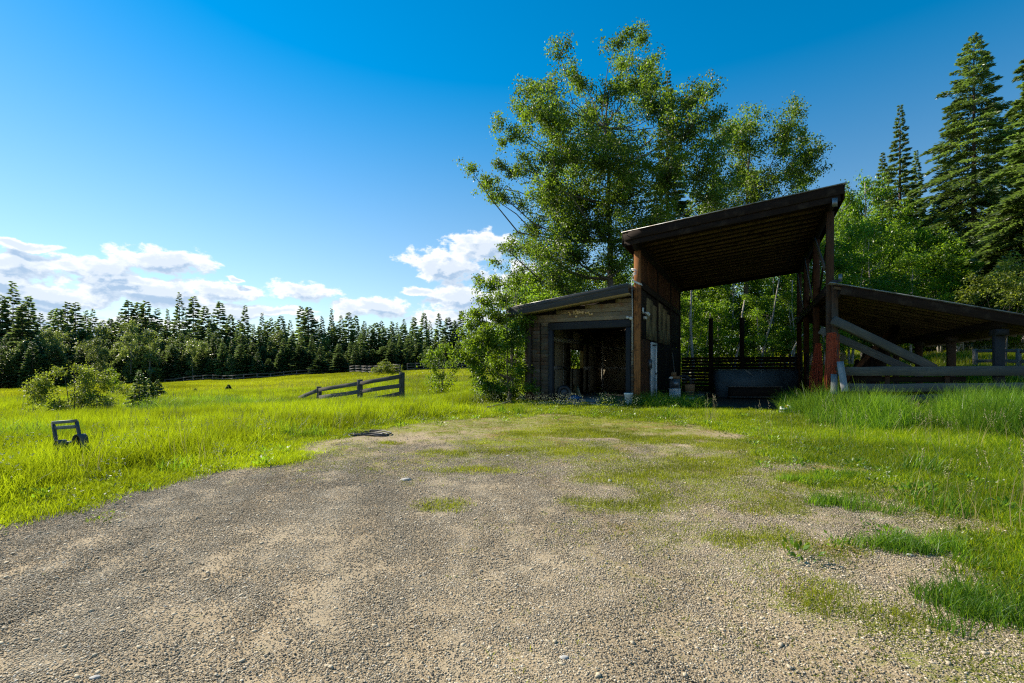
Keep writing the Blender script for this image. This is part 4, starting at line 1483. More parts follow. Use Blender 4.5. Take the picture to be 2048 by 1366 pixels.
# stones lying on the gravel
def stone(x, y, size, label, seed):
    d = 1000 * EYE / (y - 737)
    wx = (x - 1024) * d / 1000
    rg = random.Random(seed)
    import bmesh
    bm = bmesh.new()
    bmesh.ops.create_icosphere(bm, subdivisions=3, radius=1)
    off = Vector((rg.uniform(0, 50), 0, 0))
    from mathutils import noise
    for v in bm.verts:
        n_ = noise.noise(v.co * 1.3 + off) * .35 + noise.noise(v.co * 3.1 + off) * .12
        v.co *= 1 + n_
        v.co.x *= size[0] / 2
        v.co.y *= size[1] / 2
        v.co.z *= size[2] / 2
    me = bpy.data.meshes.new('stone')
    bm.to_mesh(me)
    bm.free()
    me.materials.append(M_STONE)
    for p in me.polygons:
        p.use_smooth = True
    o = link(bpy.data.objects.new('stone', me), None, Matrix.Translation((wx, d, gz(wx, d) + size[2] * .3)) @ Matrix.Rotation(rg.uniform(-.4, .4), 4, 'Z'))
    tag(o, label, 'stone')


stone(813, 960, (.13, .1, .035), 'flat pale stone on the drive left of the middle', 1)
stone(1220, 966, (.045, .045, .04), 'small round white stone on the mossy gravel before the garage', 2)
stone(1128, 1322, (.045, .03, .012), 'pale flat chip lying on the gravel nearest the viewer', 3)
stone(738, 898, (.10, .06, .02), 'whitish flat stone just below the black hose', 4)
stone(190, 1355, (.045, .03, .014), 'pale chip in the gravel at the near left', 5)
stone(1016, 912, (.06, .05, .02), 'grey stone on the strip of moss in the drive', 6)
stone(1820, 1110, (.05, .04, .02), 'grey stone beside the grass tuft on the right verge', 7)

# ------------------------------------------------------------------ vegetation builders


def unit(a):
    return a / np.maximum(np.linalg.norm(a, axis=1, keepdims=True), 1e-9)


def leaf_quads(C, L, rg, width=.62, up=.35, sag=.25, A=None):
    """diamond shaped folded leaves at C"""
    n = len(C)
    L = np.broadcast_to(L, (n,)) * rg.uniform(.7, 1.25, n)
    if A is None:
        A = rg.normal(size=(n, 3))
        A[:, 2] -= sag * 2
    A = unit(A)
    N = rg.normal(size=(n, 3))
    N[:, 2] += up * 3
    Bv = unit(np.cross(N, A))
    N = np.cross(A, Bv)
    L = L[:, None]
    v = np.empty((n, 4, 3))
    v[:, 0] = C
    v[:, 1] = C + A * L * .42 + Bv * L * width * .5 + N * L * .08
    v[:, 2] = C + A * L
    v[:, 3] = C + A * L * .42 - Bv * L * width * .5 + N * L * .08
    q = np.arange(n * 4).reshape(n, 4)
    return v.reshape(-1, 3), q


def broad_tree(blobs, leaf, dens, seed, trunk_r=.2, lean=(0, 0), top=None, m_leaf=None, m_bark=None, cluster=.42, multi=1, sides=8, twigs=True, flat=.85, rise=1.0):
    """blobs are (x, y, z, radius) about the foot of the trunk; returns (trunk mesh, crown mesh)"""
    rg = np.random.default_rng(seed)
    rr = random.Random(seed)
    mb = MB()
    H = max(b[2] for b in blobs)
    top = top or H * .9
    trunks = []
    for k in range(multi):
        a = rr.uniform(0, 6.28)
        sp = 0 if multi == 1 else rr.uniform(.25, .6)
        ln = (lean[0] + math.cos(a) * sp * .35 * (multi > 1), lean[1] + math.sin(a) * sp * .35 * (multi > 1))
        pts = []
        for i in range(9):
            f = i / 8
            pts.append(Vector((math.cos(a) * .15 * sp + ln[0] * top * f + rr.uniform(-.02, .02) * top * .4 * f, math.sin(a) * .15 * sp + ln[1] * top * f + rr.uniform(-.02, .02) * top * .4 * f, -.3 + (top + .3) * f)))
        r0 = trunk_r * (1 if k == 0 else .75)
        mb.tube(pts, [r0 * (1.25 if i == 0 else 1 - .86 * (i / 8)) for i in range(9)], sides)
        trunks.append(pts)
    CC = []
    for bi, (x, y, z, r) in enumerate(blobs):
        c = Vector((x, y, z))
        pts = trunks[bi % len(trunks)]
        best = min(range(len(pts) - 1), key=lambda i: abs((pts[i].z) - (z - rise * math.hypot(x - pts[i].x, y - pts[i].y))))
        best = max(best, 2)
        a = pts[best]
        mid = a.lerp(c, .5) + Vector((rr.uniform(-.16, .16), rr.uniform(-.16, .16), -.08 + rr.uniform(-.06, .06))) * (c - a).length
        rl = trunk_r * .45 * (1 - best / 10)
        q1 = a.lerp(mid, .5) + Vector((rr.uniform(-.05, .05), rr.uniform(-.05, .05), -.03)) * (c - a).length
        q2 = mid.lerp(c, .5) + Vector((rr.uniform(-.05, .05), rr.uniform(-.05, .05), .02)) * (c - a).length
        mb.tube([a, q1, mid, q2, c], [rl, rl * .8, rl * .6, rl * .42, rl * .2], 5, False)
        nc = max(5, int(dens * r * r / (cluster * cluster) * 1.0))
        hz = math.hypot(x, y) + 1e-6
        ax_ = np.array([x / hz * .7, y / hz * .7, 1.0])
        ax_ = ax_ / np.linalg.norm(ax_)
        d = unit(rg.normal(size=(nc, 3)))
        rad = r * np.minimum(np.abs(rg.normal(0, .62, nc)) + .1, 1.25)
        cl = np.array([x, y, z]) + d * rad[:, None] * np.array([1, 1, flat])
        ns_ = max(2, nc // 14)
        sh = rg.integers(0, ns_, nc)
        so = unit(rg.normal(size=(ns_, 3)) + ax_ * 1.3)
        on = rg.random(nc) < .45
        t_ = rg.uniform(.3, 1.5, nc) * r
        cl = np.where(on[:, None], np.array([x, y, z]) + so[sh] * t_[:, None] + rg.normal(0, .12, (nc, 3)) * r, cl)
        CC.append(cl)
        if twigs:
            for j in range(0, nc, 3):
                e = Vector(cl[j])
                m_ = c.lerp(e, .5) + Vector((0, 0, -.08 * r))
                mb.tube([c, m_, e], [rl * .2, rl * .14, .004], 3, False)
    trunk = mb.mesh('trunk', m_bark, True)
    CC = np.concatenate(CC)
    per = 34
    n = len(CC) * per
    base = np.repeat(CC, per, 0)
    o = rg.normal(size=(n, 3)) * (cluster * .42)
    o[:, 2] *= .75
    v, q = leaf_quads(base + o, leaf, rg)
    return trunk, np_mesh('crown', v, q, None, (m_leaf,))


def conifer(H, R, seed, nb, ns, spray, m_leaf, m_bark, base=.08, trunk_r=None, droop=.18, power=.8, lean=0.0, ragged=.3, wid=.28, tilt=.8):
    rg = np.random.default_rng(seed)
    rr = random.Random(seed)
    tr = trunk_r or H * .014
    mb = MB()
    lx = rr.uniform(-1, 1) * lean
    mb.tube([(lx * (i / 10) ** 1.5 * H, 0, -.4 + (H + .2) * i / 10) for i in range(11)], [tr * (1.2 if i == 0 else 1 - .95 * i / 10) for i in range(11)], 7)
    f = base + (1 - base) * (np.arange(nb) + rg.uniform(0, .8, nb)) / nb
    f = np.minimum(f ** 1.0, .995)
    az = np.arange(nb) * 2.399 + rg.uniform(-.5, .5, nb)
    L = R * ((1 - f) / (1 - base)) ** power * rg.uniform(1 - ragged, 1.1, nb) * np.minimum(1, .6 + (f - base) * 3.0)
    L = np.maximum(L, R * .05)
    el = -.16 + .75 * f ** 2 + rg.normal(0, .06 + .6 * max(0, ragged - .35), nb)
    zf = f * H
    for i in range(0, nb, 2 if nb > 120 else 3):
        d = np.array([math.cos(az[i]), math.sin(az[i])])
        pts = [(lx * f[i] ** 1.5 * H + d[0] * L[i] * s, d[1] * L[i] * s, zf[i] + L[i] * (s * math.sin(el[i]) - droop * s * s)) for s in (0, .5, .95)]
        mb.tube(pts, [tr * .22 * (1.1 - f[i]), tr * .12 * (1.1 - f[i]), .004], 3, False)
    cnt = np.maximum(8, (ns * (L / R) ** 1.0).astype(int))
    I = np.repeat(np.arange(nb), cnt)
    n = len(I)
    s = rg.uniform(.12, 1, n) ** .75
    side = np.where(rg.random(n) < .5, -1, 1)
    t = rg.uniform(0, 1, n)
    Li = L[I]
    bx, by = np.cos(az[I]), np.sin(az[I])
    la = az[I] + side * rg.uniform(.7, 1.15, n)
    ll = Li * (.10 + .42 * (1 - s)) * t
    P_ = np.stack([lx * f[I] ** 1.5 * H + bx * Li * s + np.cos(la) * ll, by * Li * s + np.sin(la) * ll, zf[I] + Li * (s * np.sin(el[I]) - droop * s * s) - ll * .18 + rg.normal(0, .03, n) * H * .06], 1)
    A = np.stack([np.cos(la) + bx * .5, np.sin(la) + by * .5, rg.normal(-.15, .3, n)], 1)
    A = unit(A)
    N = unit(np.stack([rg.normal(0, tilt, n), rg.normal(0, tilt, n), np.ones(n)], 1))
    Bv = unit(np.cross(N, A))
    S = (spray * (.6 + .55 * (1 - f[I])) * rg.uniform(.6, 1.3, n))[:, None]
    v = np.empty((n, 4, 3))
    v[:, 0] = P_ - A * S * .25
    v[:, 1] = P_ + A * S * .25 + Bv * S * wid
    v[:, 2] = P_ + A * S * .75
    v[:, 3] = P_ + A * S * .25 - Bv * S * wid
    q = np.arange(n * 4).reshape(n, 4)
    # leader tip
    return mb.mesh('trunk', m_bark, True), np_mesh('crown', v.reshape(-1, 3), q, None, (m_leaf,))


_O1 = 'first second third fourth fifth sixth seventh eighth ninth tenth eleventh twelfth thirteenth fourteenth fifteenth sixteenth seventeenth eighteenth nineteenth'.split()
_O10 = 'twenty thirty forty fifty sixty seventy'.split()


def ordinal(n_):
    if n_ < 20:
        return _O1[n_ - 1]
    a_, b_ = divmod(n_, 10)
    t_ = _O10[a_ - 2]
    return (t_[:-1] + 'ieth') if b_ == 0 else t_ + '-' + _O1[b_ - 1]


def rank_labels(objs, fmt):
    """give each its place from the left as seen in the photo"""
    objs = sorted(objs, key=lambda o: o.matrix_basis.translation.x / o.matrix_basis.translation.y)
    for k_, o in enumerate(objs):
        o['label'] = fmt % ordinal(k_ + 1)


def tree_thing(name, meshes, loc, label, cat='tree', group=None, rz=0, scale=(1, 1, 1)):
    o = bpy.data.objects.new(name, None)
    COL.objects.link(o)
    o.matrix_basis = Matrix.Translation(Vector(loc)) @ Matrix.Rotation(rz, 4, 'Z') @ Matrix.Diagonal((*scale, 1))
    tag(o, label, cat, group)
    for nm, me in zip(('trunk', 'crown'), meshes):
        c = bpy.data.objects.new(nm, me)
        COL.objects.link(c)
        c.parent = o
    return o


def foot(x, d):
    wx = (x - 1024) * d / 1000
    return Vector((wx, d, gz(wx, d)))


def blobs_px(lst, x0, d, seed, spread=1.0):
    """crown masses given in photo pixels at depth d, about the foot at x0"""
    rr = random.Random(seed)
    f0 = foot(x0, d)
    out = []
    for x, y, r in lst:
        R_ = r * d / 1000
        p = W(x, y, d)
        out.append((p.x - f0.x, rr.uniform(-1, 1) * spread, p.z - f0.z, R_))
    return f0, out


# ---- the big cottonwood behind the garage
CW = [(1277, 72, 26), (1300, 105, 34), (1255, 95, 28), (1322, 90, 14), (1270, 150, 44), (1310, 165, 36), (1215, 140, 30), (1228, 185, 44), (1160, 112, 18), (1165, 150, 36), (1190, 200, 48),
      (1115, 148, 24), (1100, 185, 34), (1060, 200, 18), (1058, 235, 34), (1125, 235, 52), (1085, 280, 46), (1030, 290, 26), (1000, 265, 16), (1160, 280, 58), (1225, 260, 60), (1290, 240, 52),
      (1345, 190, 22), (1350, 240, 40), (1375, 200, 18), (1378, 275, 28), (1340, 310, 52), (1270, 330, 60), (1195, 345, 60), (1120, 335, 44), (1385, 320, 22), (975, 345, 22), (945, 352, 14),
      (1000, 362, 24), (985, 390, 16), (1025, 330, 24), (1065, 355, 26), (1110, 375, 34), (1150, 380, 40), (1060, 395, 16), (1180, 440, 40), (1120, 490, 30), (1285, 460, 44), (1250, 510, 40), (1375, 370, 46), (1310, 385, 40), (1235, 400, 54), (1165, 400, 54), (1105, 400, 38), (1075, 440, 28), (1130, 460, 48), (1200, 465, 50),
      (1050, 480, 26), (1085, 510, 40), (1150, 520, 52), (1220, 530, 42), (1060, 550, 40), (1110, 575, 44), (1180, 585, 50), (1020, 520, 16), (1240, 590, 40), (1330, 440, 40), (1390, 415, 34)]
f0, bl = blobs_px(CW, 1225, 30, 5, 2.6)
bl = [(a, b, c - (.05 if c > 16 else .1), r * (1.22 if c < 15 else .95)) for a, b, c, r in bl]
tree_thing('cottonwood_tree', broad_tree(bl, .135, 7.2, 11, .28, (-.02, 0), 18, M_LEAF, M_BARK, .42, rise=.35), f0, 'largest tree, a tall cottonwood rising behind the garage with a limb reaching left')
CW2 = [(1487, 225, 26), (1512, 218, 14), (1455, 250, 26), (1470, 285, 44), (1530, 285, 40), (1500, 330, 50), (1560, 290, 20), (1585, 265, 14), (1600, 300, 30), (1625, 330, 20), (1575, 340, 44), (1450, 330, 26),
       (1430, 380, 40), (1500, 385, 46), (1565, 395, 40), (1610, 380, 24), (1410, 430, 40), (1470, 440, 44), (1540, 440, 40), (1600, 430, 30)]
f0, bl = blobs_px(CW2, 1490, 34, 6, 2.4)
bl = [(a, b, c - .7, r * 1.08) for a, b, c, r in bl]
tree_thing('cottonwood_tree', broad_tree(bl, .14, 9, 12, .24, (.01, 0), 17, M_LEAF, M_BARK, .45, rise=.5), f0, 'second cottonwood, with its rounded crown showing above the tall barn roof')

# ---- poplar thicket at the garage corner
YP = [(990, 532, 9), (992, 552, 12), (988, 580, 16), (958, 558, 9), (965, 580, 12), (975, 612, 20), (1005, 600, 20), (1030, 570, 16), (945, 620, 10), (940, 650, 16), (965, 650, 24), (1000, 640, 28), (1035, 635, 22),
      (925, 665, 10), (950, 690, 26), (985, 690, 32), (1025, 690, 30), (925, 715, 14), (955, 730, 28), (995, 735, 34), (1035, 740, 28), (960, 765, 22), (990, 775, 30), (1025, 785, 28), (1060, 775, 14), (1050, 800, 18), (1000, 795, 20), (1040, 605, 14), (1045, 660, 20)]
f0, bl = blobs_px(YP, 1015, 18.9, 8, .9)
tree_thing('poplar_thicket', broad_tree(bl, .09, 9.5, 21, .055, (-.03, 0), 4.3, M_LEAF2, M_BARK, .24, multi=6, sides=6), f0, 'dense young poplar thicket hiding the left wall of the garage')

f0 = B(-5.9, 6.2, 0)
f0.z = gz(f0.x, f0.y)
rr_ = random.Random(5)
bl = [(RV.x * (k - 4) * .7 + rr_.uniform(-.5, .5), RV.y * (k - 4) * .7 + rr_.uniform(-.5, .5), z_ + rr_.uniform(-.2, .2), rr_.uniform(.5, .8)) for k in range(9) for z_ in (.7, 1.6, 2.6, 3.4)]
tree_thing('poplar_thicket', broad_tree(bl, .10, 5.0, 22, .055, (0, 0), 3.8, M_LEAF2, M_BARK, .3, multi=6, sides=5), f0, 'leafy thicket behind the garage wall, seen through the garage window')

# ---- saplings and shrubs in the meadow
SP = [(885, 700, 9), (878, 715, 14), (862, 712, 12), (895, 728, 14), (872, 738, 18), (852, 725, 10), (905, 745, 12), (885, 755, 18), (865, 765, 14), (900, 768, 12), (878, 780, 14), (893, 695, 5)]
f0, bl = blobs_px(SP, 880, 24, 9, .5)
tree_thing('poplar_sapling', broad_tree(bl, .085, 5, 31, .035, (0, 0), 2.6, M_LEAF2, M_BARK, .26, multi=3, sides=5), f0, 'thin bright poplar sapling in the meadow right of the plank fence end')
SH = [(150, 745, 10), (125, 752, 10), (170, 752, 10), (110, 765, 12), (145, 765, 18), (185, 762, 12), (205, 775, 12), (125, 785, 20), (165, 785, 24), (200, 795, 18), (100, 795, 16), (222, 785, 10), (140, 812, 24), (180, 815, 22), (95, 820, 16), (215, 815, 14), (120, 830, 18), (75, 815, 8), (85, 838, 12), (230, 800, 8)]
f0, bl = blobs_px([(150 + (a - 150) * .82, 790 + (b - 790) * 1.12, c * 1.05) for a, b, c in SH], 150, 16, 10, .9)
tree_thing('shrub', broad_tree(bl, .06, 13, 41, .03, (0, 0), 1.5, M_LEAF4, M_BARK, .20, multi=8, sides=5), f0, 'wide olive shrub with many thin stems behind the hand cart', 'shrub')
f0, bl = blobs_px([(228, 742, 5), (230, 752, 8), (226, 765, 9), (234, 775, 9), (228, 785, 8), (238, 762, 6)], 230, 30, 3, .3)
tree_thing('poplar_sapling', broad_tree(bl, .09, 4.0, 42, .03, (0, 0), 1.6, M_LEAF2, M_BARK, .22, multi=2, sides=5), f0, 'small pointed sapling between the wide shrub and the young spruces')
f0, bl = blobs_px([(775, 737, 14), (760, 740, 11), (790, 740, 10), (752, 743, 6), (798, 744, 6), (770, 729, 6), (783, 731, 6)], 775, 68, 3, 1.0)
tree_thing('round_bush', broad_tree(bl, .15, 7, 43, .06, (0, 0), .8, M_LEAF4, M_BARK, .38, multi=4, sides=5), f0, 'rounded pale green bush alone at the far meadow fence', 'bush')
for i, (x, yt, d, R_, lab) in enumerate(((279, 740, 18, .5, 'largest of the three young spruces beside the wide shrub'), (296, 757, 21, .5, 'middle young spruce of the group of three'), (315, 759, 25, .45, 'smallest rightmost young spruce of the group of three'),
                                         (457, 769, 42, .38, 'tiny lone spruce in the open meadow'), (391, 777, 40, .3, 'tiniest spruce seedling in the meadow, left of the lone one'))):
    f0 = foot(x, d)
    H = W(x, yt, d).z - f0.z
    tree_thing('young_spruce', conifer(H, R_, 60 + i, 80, 170, .10 * max(1, H / 1.5), M_NEEDLE, M_DARKBARK, .02, .03, .05, .8), f0, lab)

# ---- right hand conifers
NEAR = [
    # x of foot, x of top, y top, depth, crown radius px, seed, label
    (1948, 1932, 70, 40, 100, 71, 'tallest fir, broad and open, standing above the lean-to'),
    (1800, 1795, 210, 44, 52, 72, 'slender spire-topped spruce left of the tallest fir'),
    (1765, 1766, 305, 46, 42, 73, 'lower spruce close on the left of the slender spire'),
    (1832, 1829, 300, 48, 34, 74, 'narrow dark spruce between the spire and the tallest fir'),
    (2085, 2075, 60, 30, 95, 75, 'fir cut by the right edge, its boughs reaching into view'),
    (1335, 1333, 142, 38, 62, 76, 'conifer top showing through the right side of the big cottonwood'),
]
for xf, xt, yt, d, rp, sd, lab in NEAR:
    f0 = foot(xf, d)
    H = W(xt, yt, d).z - f0.z
    big = rp > 80
    me = conifer(H, rp * d / 1000 * (1.4 if big else 1.2), sd, 320 if big else 200, 720 if big else 480, .36 if big else .34, M_NEEDLE if big else M_NEEDLE2, M_DARKBARK, .16 if big else .1, H * .013, .3 if big else .2, .68 if big else .8, 0, .55 if big else .3, .15, .85)
    tree_thing('fir_tree' if big else 'spruce_tree', me, f0, lab)
    if sd == 73:
        MIDFIR = (me, H)

# ---- broadleaf wood behind the buildings and to the right
def crown_blobs(H, R_, seed, low=.25, n=16):
    rr = random.Random(seed)
    out = []
    for i in range(n):
        f = low + (1 - low) * (i + .5) / n
        rad = R_ * math.sin(math.pi * min(1, (f - low) / (1 - low) * .8 + .16)) ** .7
        a = rr.uniform(0, 6.28)
        q_ = rad * rr.uniform(.25, .8)
        out.append((math.cos(a) * q_, math.sin(a) * q_, H * f, R_ * rr.uniform(.32, .5)))
    out.append((0, 0, H * .97, R_ * .22))
    return out


VAR = [broad_tree(crown_blobs(10, 2.6, 100 + k, .12 + .05 * k, 22), .17, 3.6, 200 + k, .13, (.05 * (k - 1), .02), 9, M_LEAF3, M_PALEBARK, .5, multi=1 + k % 2, sides=6, twigs=False) for k in range(4)]
rr = random.Random(50)
WOOD = [  # x, y of the top, depth, width scale
    (1045, 575, 27, .9), (1082, 600, 26, .8), (1075, 560, 31, 1.0), (1120, 540, 33, 1.0), (1175, 548, 34, 1.0), (1235, 560, 32, .9), (1290, 500, 38, 1.0), (1345, 520, 36, .9), (1385, 500, 34, .9), (1425, 490, 37, .9), (1462, 510, 33, .8),
    (1505, 480, 36, .9), (1545, 500, 33, .8), (1585, 470, 37, .9), (1620, 500, 34, .8), (1365, 600, 31, .7), (1440, 610, 31, .7), (1520, 600, 30.5, .7), (1590, 590, 31, .7), (1400, 560, 42, 1.1), (1480, 550, 43, 1.1), (1560, 540, 43, 1.1),
    (1665, 440, 37, .9), (1695, 400, 40, .9), (1735, 372, 42, .9), (1700, 470, 33, .8), (1750, 450, 36, .9), (1790, 430, 40, 1.0), (1840, 470, 38, 1.0), (1880, 500, 36, .9), (1820, 520, 33, .8),
    (1925, 520, 35, .9), (1975, 450, 42, 1.1), (2030, 420, 44, 1.1), (2045, 500, 34, .9), (1900, 430, 46, 1.1), (2090, 470, 38, 1.0), (2150, 480, 32, 1.0), (1770, 560, 32, .7), (1900, 590, 34, .7), (1650, 520, 32, .7)]
for i, (x, yt, d, ws) in enumerate(WOOD):
    f0 = foot(x, d)
    H = W(x, yt, d).z - f0.z
    k = H / 10
    tree_thing('birch_tree', VAR[i % 4], f0 , 'slender leafy birch in the wood close behind the barn and lean-to', 'tree', 'broadleaf trees of the wood behind the barn', rr.uniform(0, 6.28), (ws * rr.uniform(.85, 1.1), ws * rr.uniform(.85, 1.1), k))
f0, bl = blobs_px([(2000, 545, 22), (1985, 570, 26), (2020, 575, 28), (1970, 590, 18), (2045, 600, 24), (2005, 600, 26), (2030, 545, 14), (2060, 570, 20)], 2010, 24, 14, .9)
tree_thing('maple_bush', broad_tree(bl, .12, 5.0, 44, .06, (0, 0), 2.5, M_LEAF4, M_BARK, .33, multi=3, sides=5), f0, 'bright yellow-green maple bush above the right end of the lean-to roof')
for i, (x, yt, d) in enumerate(((1712, 455, 46), (1870, 400, 47), (1985, 380, 49), (2040, 330, 47), (1745, 500, 39), (1860, 560, 37), (2010, 470, 38))):
    f0 = foot(x, d)
    H = W(x, yt, d).z - f0.z
    k = H / MIDFIR[1]
    tree_thing('spruce_tree', MIDFIR[0], f0, 'mid-height spruce mixed among the birches behind the lean-to', 'tree', 'mid-height spruces behind the lean-to', rr.uniform(0, 6.28), (k * rr.uniform(1, 1.4), k * rr.uniform(1, 1.4), k))
# leaning bare and pale stems behind the barn
for i, (x0, y0, x1, y1, d, r) in enumerate(((1385, 735, 1380, 500, 30, .10), (1512, 735, 1560, 560, 29.5, .08), (1465, 735, 1490, 600, 30, .10), (1545, 735, 1605, 668, 28.5, .06), (1590, 720, 1583, 560, 31, .07), (1408, 730, 1420, 620, 31, .05))):
    t = thing('leaning_birch', foot(x0, d), ['upright pale stem nearest the barn wall', 'pale stem leaning right behind the middle of the slatted wall', 'dark stem leaning behind the right stub post', 'low stem leaning strongly right', 'thin pale stem by the right post row', 'thin forked stem right of the upright pale one'][i] + ', seen over the slats', 'tree')
    p, q = foot(x0, d), W(x1, y1, d)
    MB().tube([p.lerp(q, k / 6) + Vector((.06 * math.sin(k * 1.7 + i), 0, 0)) for k in range(7)], [r * (1 - .1 * k) for k in range(7)], 7).build('trunk', M_PALEBARK, t, smooth=True)
# broken snags over the barn roof
for i, (x, y0, y1, d) in enumerate(((1684, 372, 470, 38), (1725, 365, 470, 39))):
    t = thing('dead_snag', foot(x, d), ('splintered pale snag just right of the barn roof corner', 'bare forked snag a little right of the roof corner')[i], 'dead tree')
    p, q = foot(x, d), W(x - 2 + 8 * i, y0, d)
    MB().tube([p.lerp(q, k / 8) + Vector((.05 * math.sin(k * 2.1), 0, 0)) for k in range(9)], [.16 - .016 * k for k in range(9)], 7).build('trunk', M_PALEBARK, t, smooth=True)
    mb = MB()
    for k in range(7):
        a = p.lerp(q, .68 + .045 * k)
        sx = (-1) ** k
        mb.tube([a, a + Vector((sx * .4, 0, .25)), a + Vector((sx * .8, .1, .75))], [.035, .02, .006], 4, False)
    mb.build('branch', M_PALEBARK, t)

# ---- the forest across the meadow
FV = [conifer(20, (2.7, 3.6, 3.1, 4.0, 2.9, 3.4, 3.8, 3.0, 3.3)[k], 300 + k, (100, 90, 120)[k % 3], (150, 190, 170)[k % 3], (.95, 1.15, 1.0)[k % 3], M_NEEDLE3 if k % 3 else M_NEEDLE2, M_DARKBARK, (.02, .1, .05, .16)[k % 4], .2, (.1, .2, .15)[k % 3], (.5, .8, .65, 1.0, .75)[k % 5], 0, (.25, .5, .35)[k % 3], .2) for k in range(9)]
FB = [broad_tree(crown_blobs(10, 2.3, 400 + k, .1, 18), .34, 3.0, 500 + k, .13, (0, 0), 9, M_LEAF5, M_PALEBARK, .8, multi=1, sides=5, twigs=False) for k in range(3)]
TOPS = [(-40, 575), (-15, 600), (5, 590), (26, 563), (45, 610), (57, 592), (81, 626), (106, 618), (117, 617), (135, 605), (151, 605), (172, 621), (186, 618), (205, 640), (221, 637), (240, 625), (257, 600), (278, 605), (292, 603), (314, 617), (335, 618),
        (359, 585), (387, 592), (410, 612), (425, 630), (440, 603), (461, 629), (478, 640), (490, 611), (508, 648), (524, 625), (542, 635), (562, 631), (580, 640), (602, 612), (617, 614), (633, 640), (644, 632), (663, 617), (682, 631), (697, 624), (712, 631), (729, 642),
        (740, 650), (752, 645), (763, 642), (784, 643), (794, 645), (808, 638), (828, 634), (848, 625), (860, 641), (878, 626), (896, 635), (910, 640), (922, 622), (940, 641), (955, 650), (975, 645), (1000, 650)]
rr = random.Random(77)
for i, (x, yt) in enumerate(TOPS):
    d = rr.uniform(98, 112) if x > 100 else rr.uniform(86, 98)
    f0 = foot(x, d)
    H = W(x, yt, d).z - f0.z
    ws = H / 20 * rr.uniform(.85, 1.3)
    tree_thing('fir_tree', FV[(i * 4) % 9], f0, 'tall dark conifer whose top stands out on the skyline of the far forest', 'tree', 'skyline conifers of the forest across the meadow', rr.uniform(0, 6.28), (ws, ws, H / 20))
n = 0
for row, (d0_, lo, hi) in enumerate(((106, 640, 668), (99, 655, 690), (93, 665, 705), (90, 680, 720))):
    x = -70 + row * 7
    while x < 1050:
        d = d0_ + rr.uniform(-2.5, 2.5) - (8 if x < 120 else 0)
        f0 = foot(x, d)
        yt = rr.uniform(lo, hi)
        H = max(3.0, W(x, yt, d).z - f0.z)
        if rr.random() < .07 + .03 * row - (.06 if x > 450 else 0):
            ws = rr.uniform(.9, 1.3) * H / 10
            tree_thing('birch_tree', FB[n % 3], f0, 'rounded light green broadleaf tree among the conifers of the far forest edge', 'tree', 'broadleaf trees in the far forest edge', rr.uniform(0, 6.28), (ws * .8, ws * .8, H / 10))
        else:
            ws = max(.45, H / 20) * rr.uniform(.9, 1.6)
            tree_thing('spruce_tree', FV[(n * 5) % 9], f0, 'lower dark conifer filling the far forest edge under the skyline trees', 'tree', 'lower conifers of the forest across the meadow', rr.uniform(0, 6.28), (ws, ws, H / 20))
        n += 1
        x += rr.uniform(15, 24)
for x, yt, d in ((100, 665, 84), (112, 690, 83), (195, 680, 86), (208, 700, 85), (262, 650, 88), (30, 700, 82), (300, 665, 88), (560, 668, 96)):
    f0 = foot(x, d)
    H = W(x, yt, d).z - f0.z
    tree_thing('birch_tree', FB[n % 3], f0, 'pale sunlit broadleaf tree standing proud of the dark forest behind the wide shrub', 'tree', 'sunlit broadleaf trees before the forest at left', rr.uniform(0, 6.28), (H / 12, H / 12, H / 10))
    n += 1

# ------------------------------------------------------------------ grass and gravel, scattered


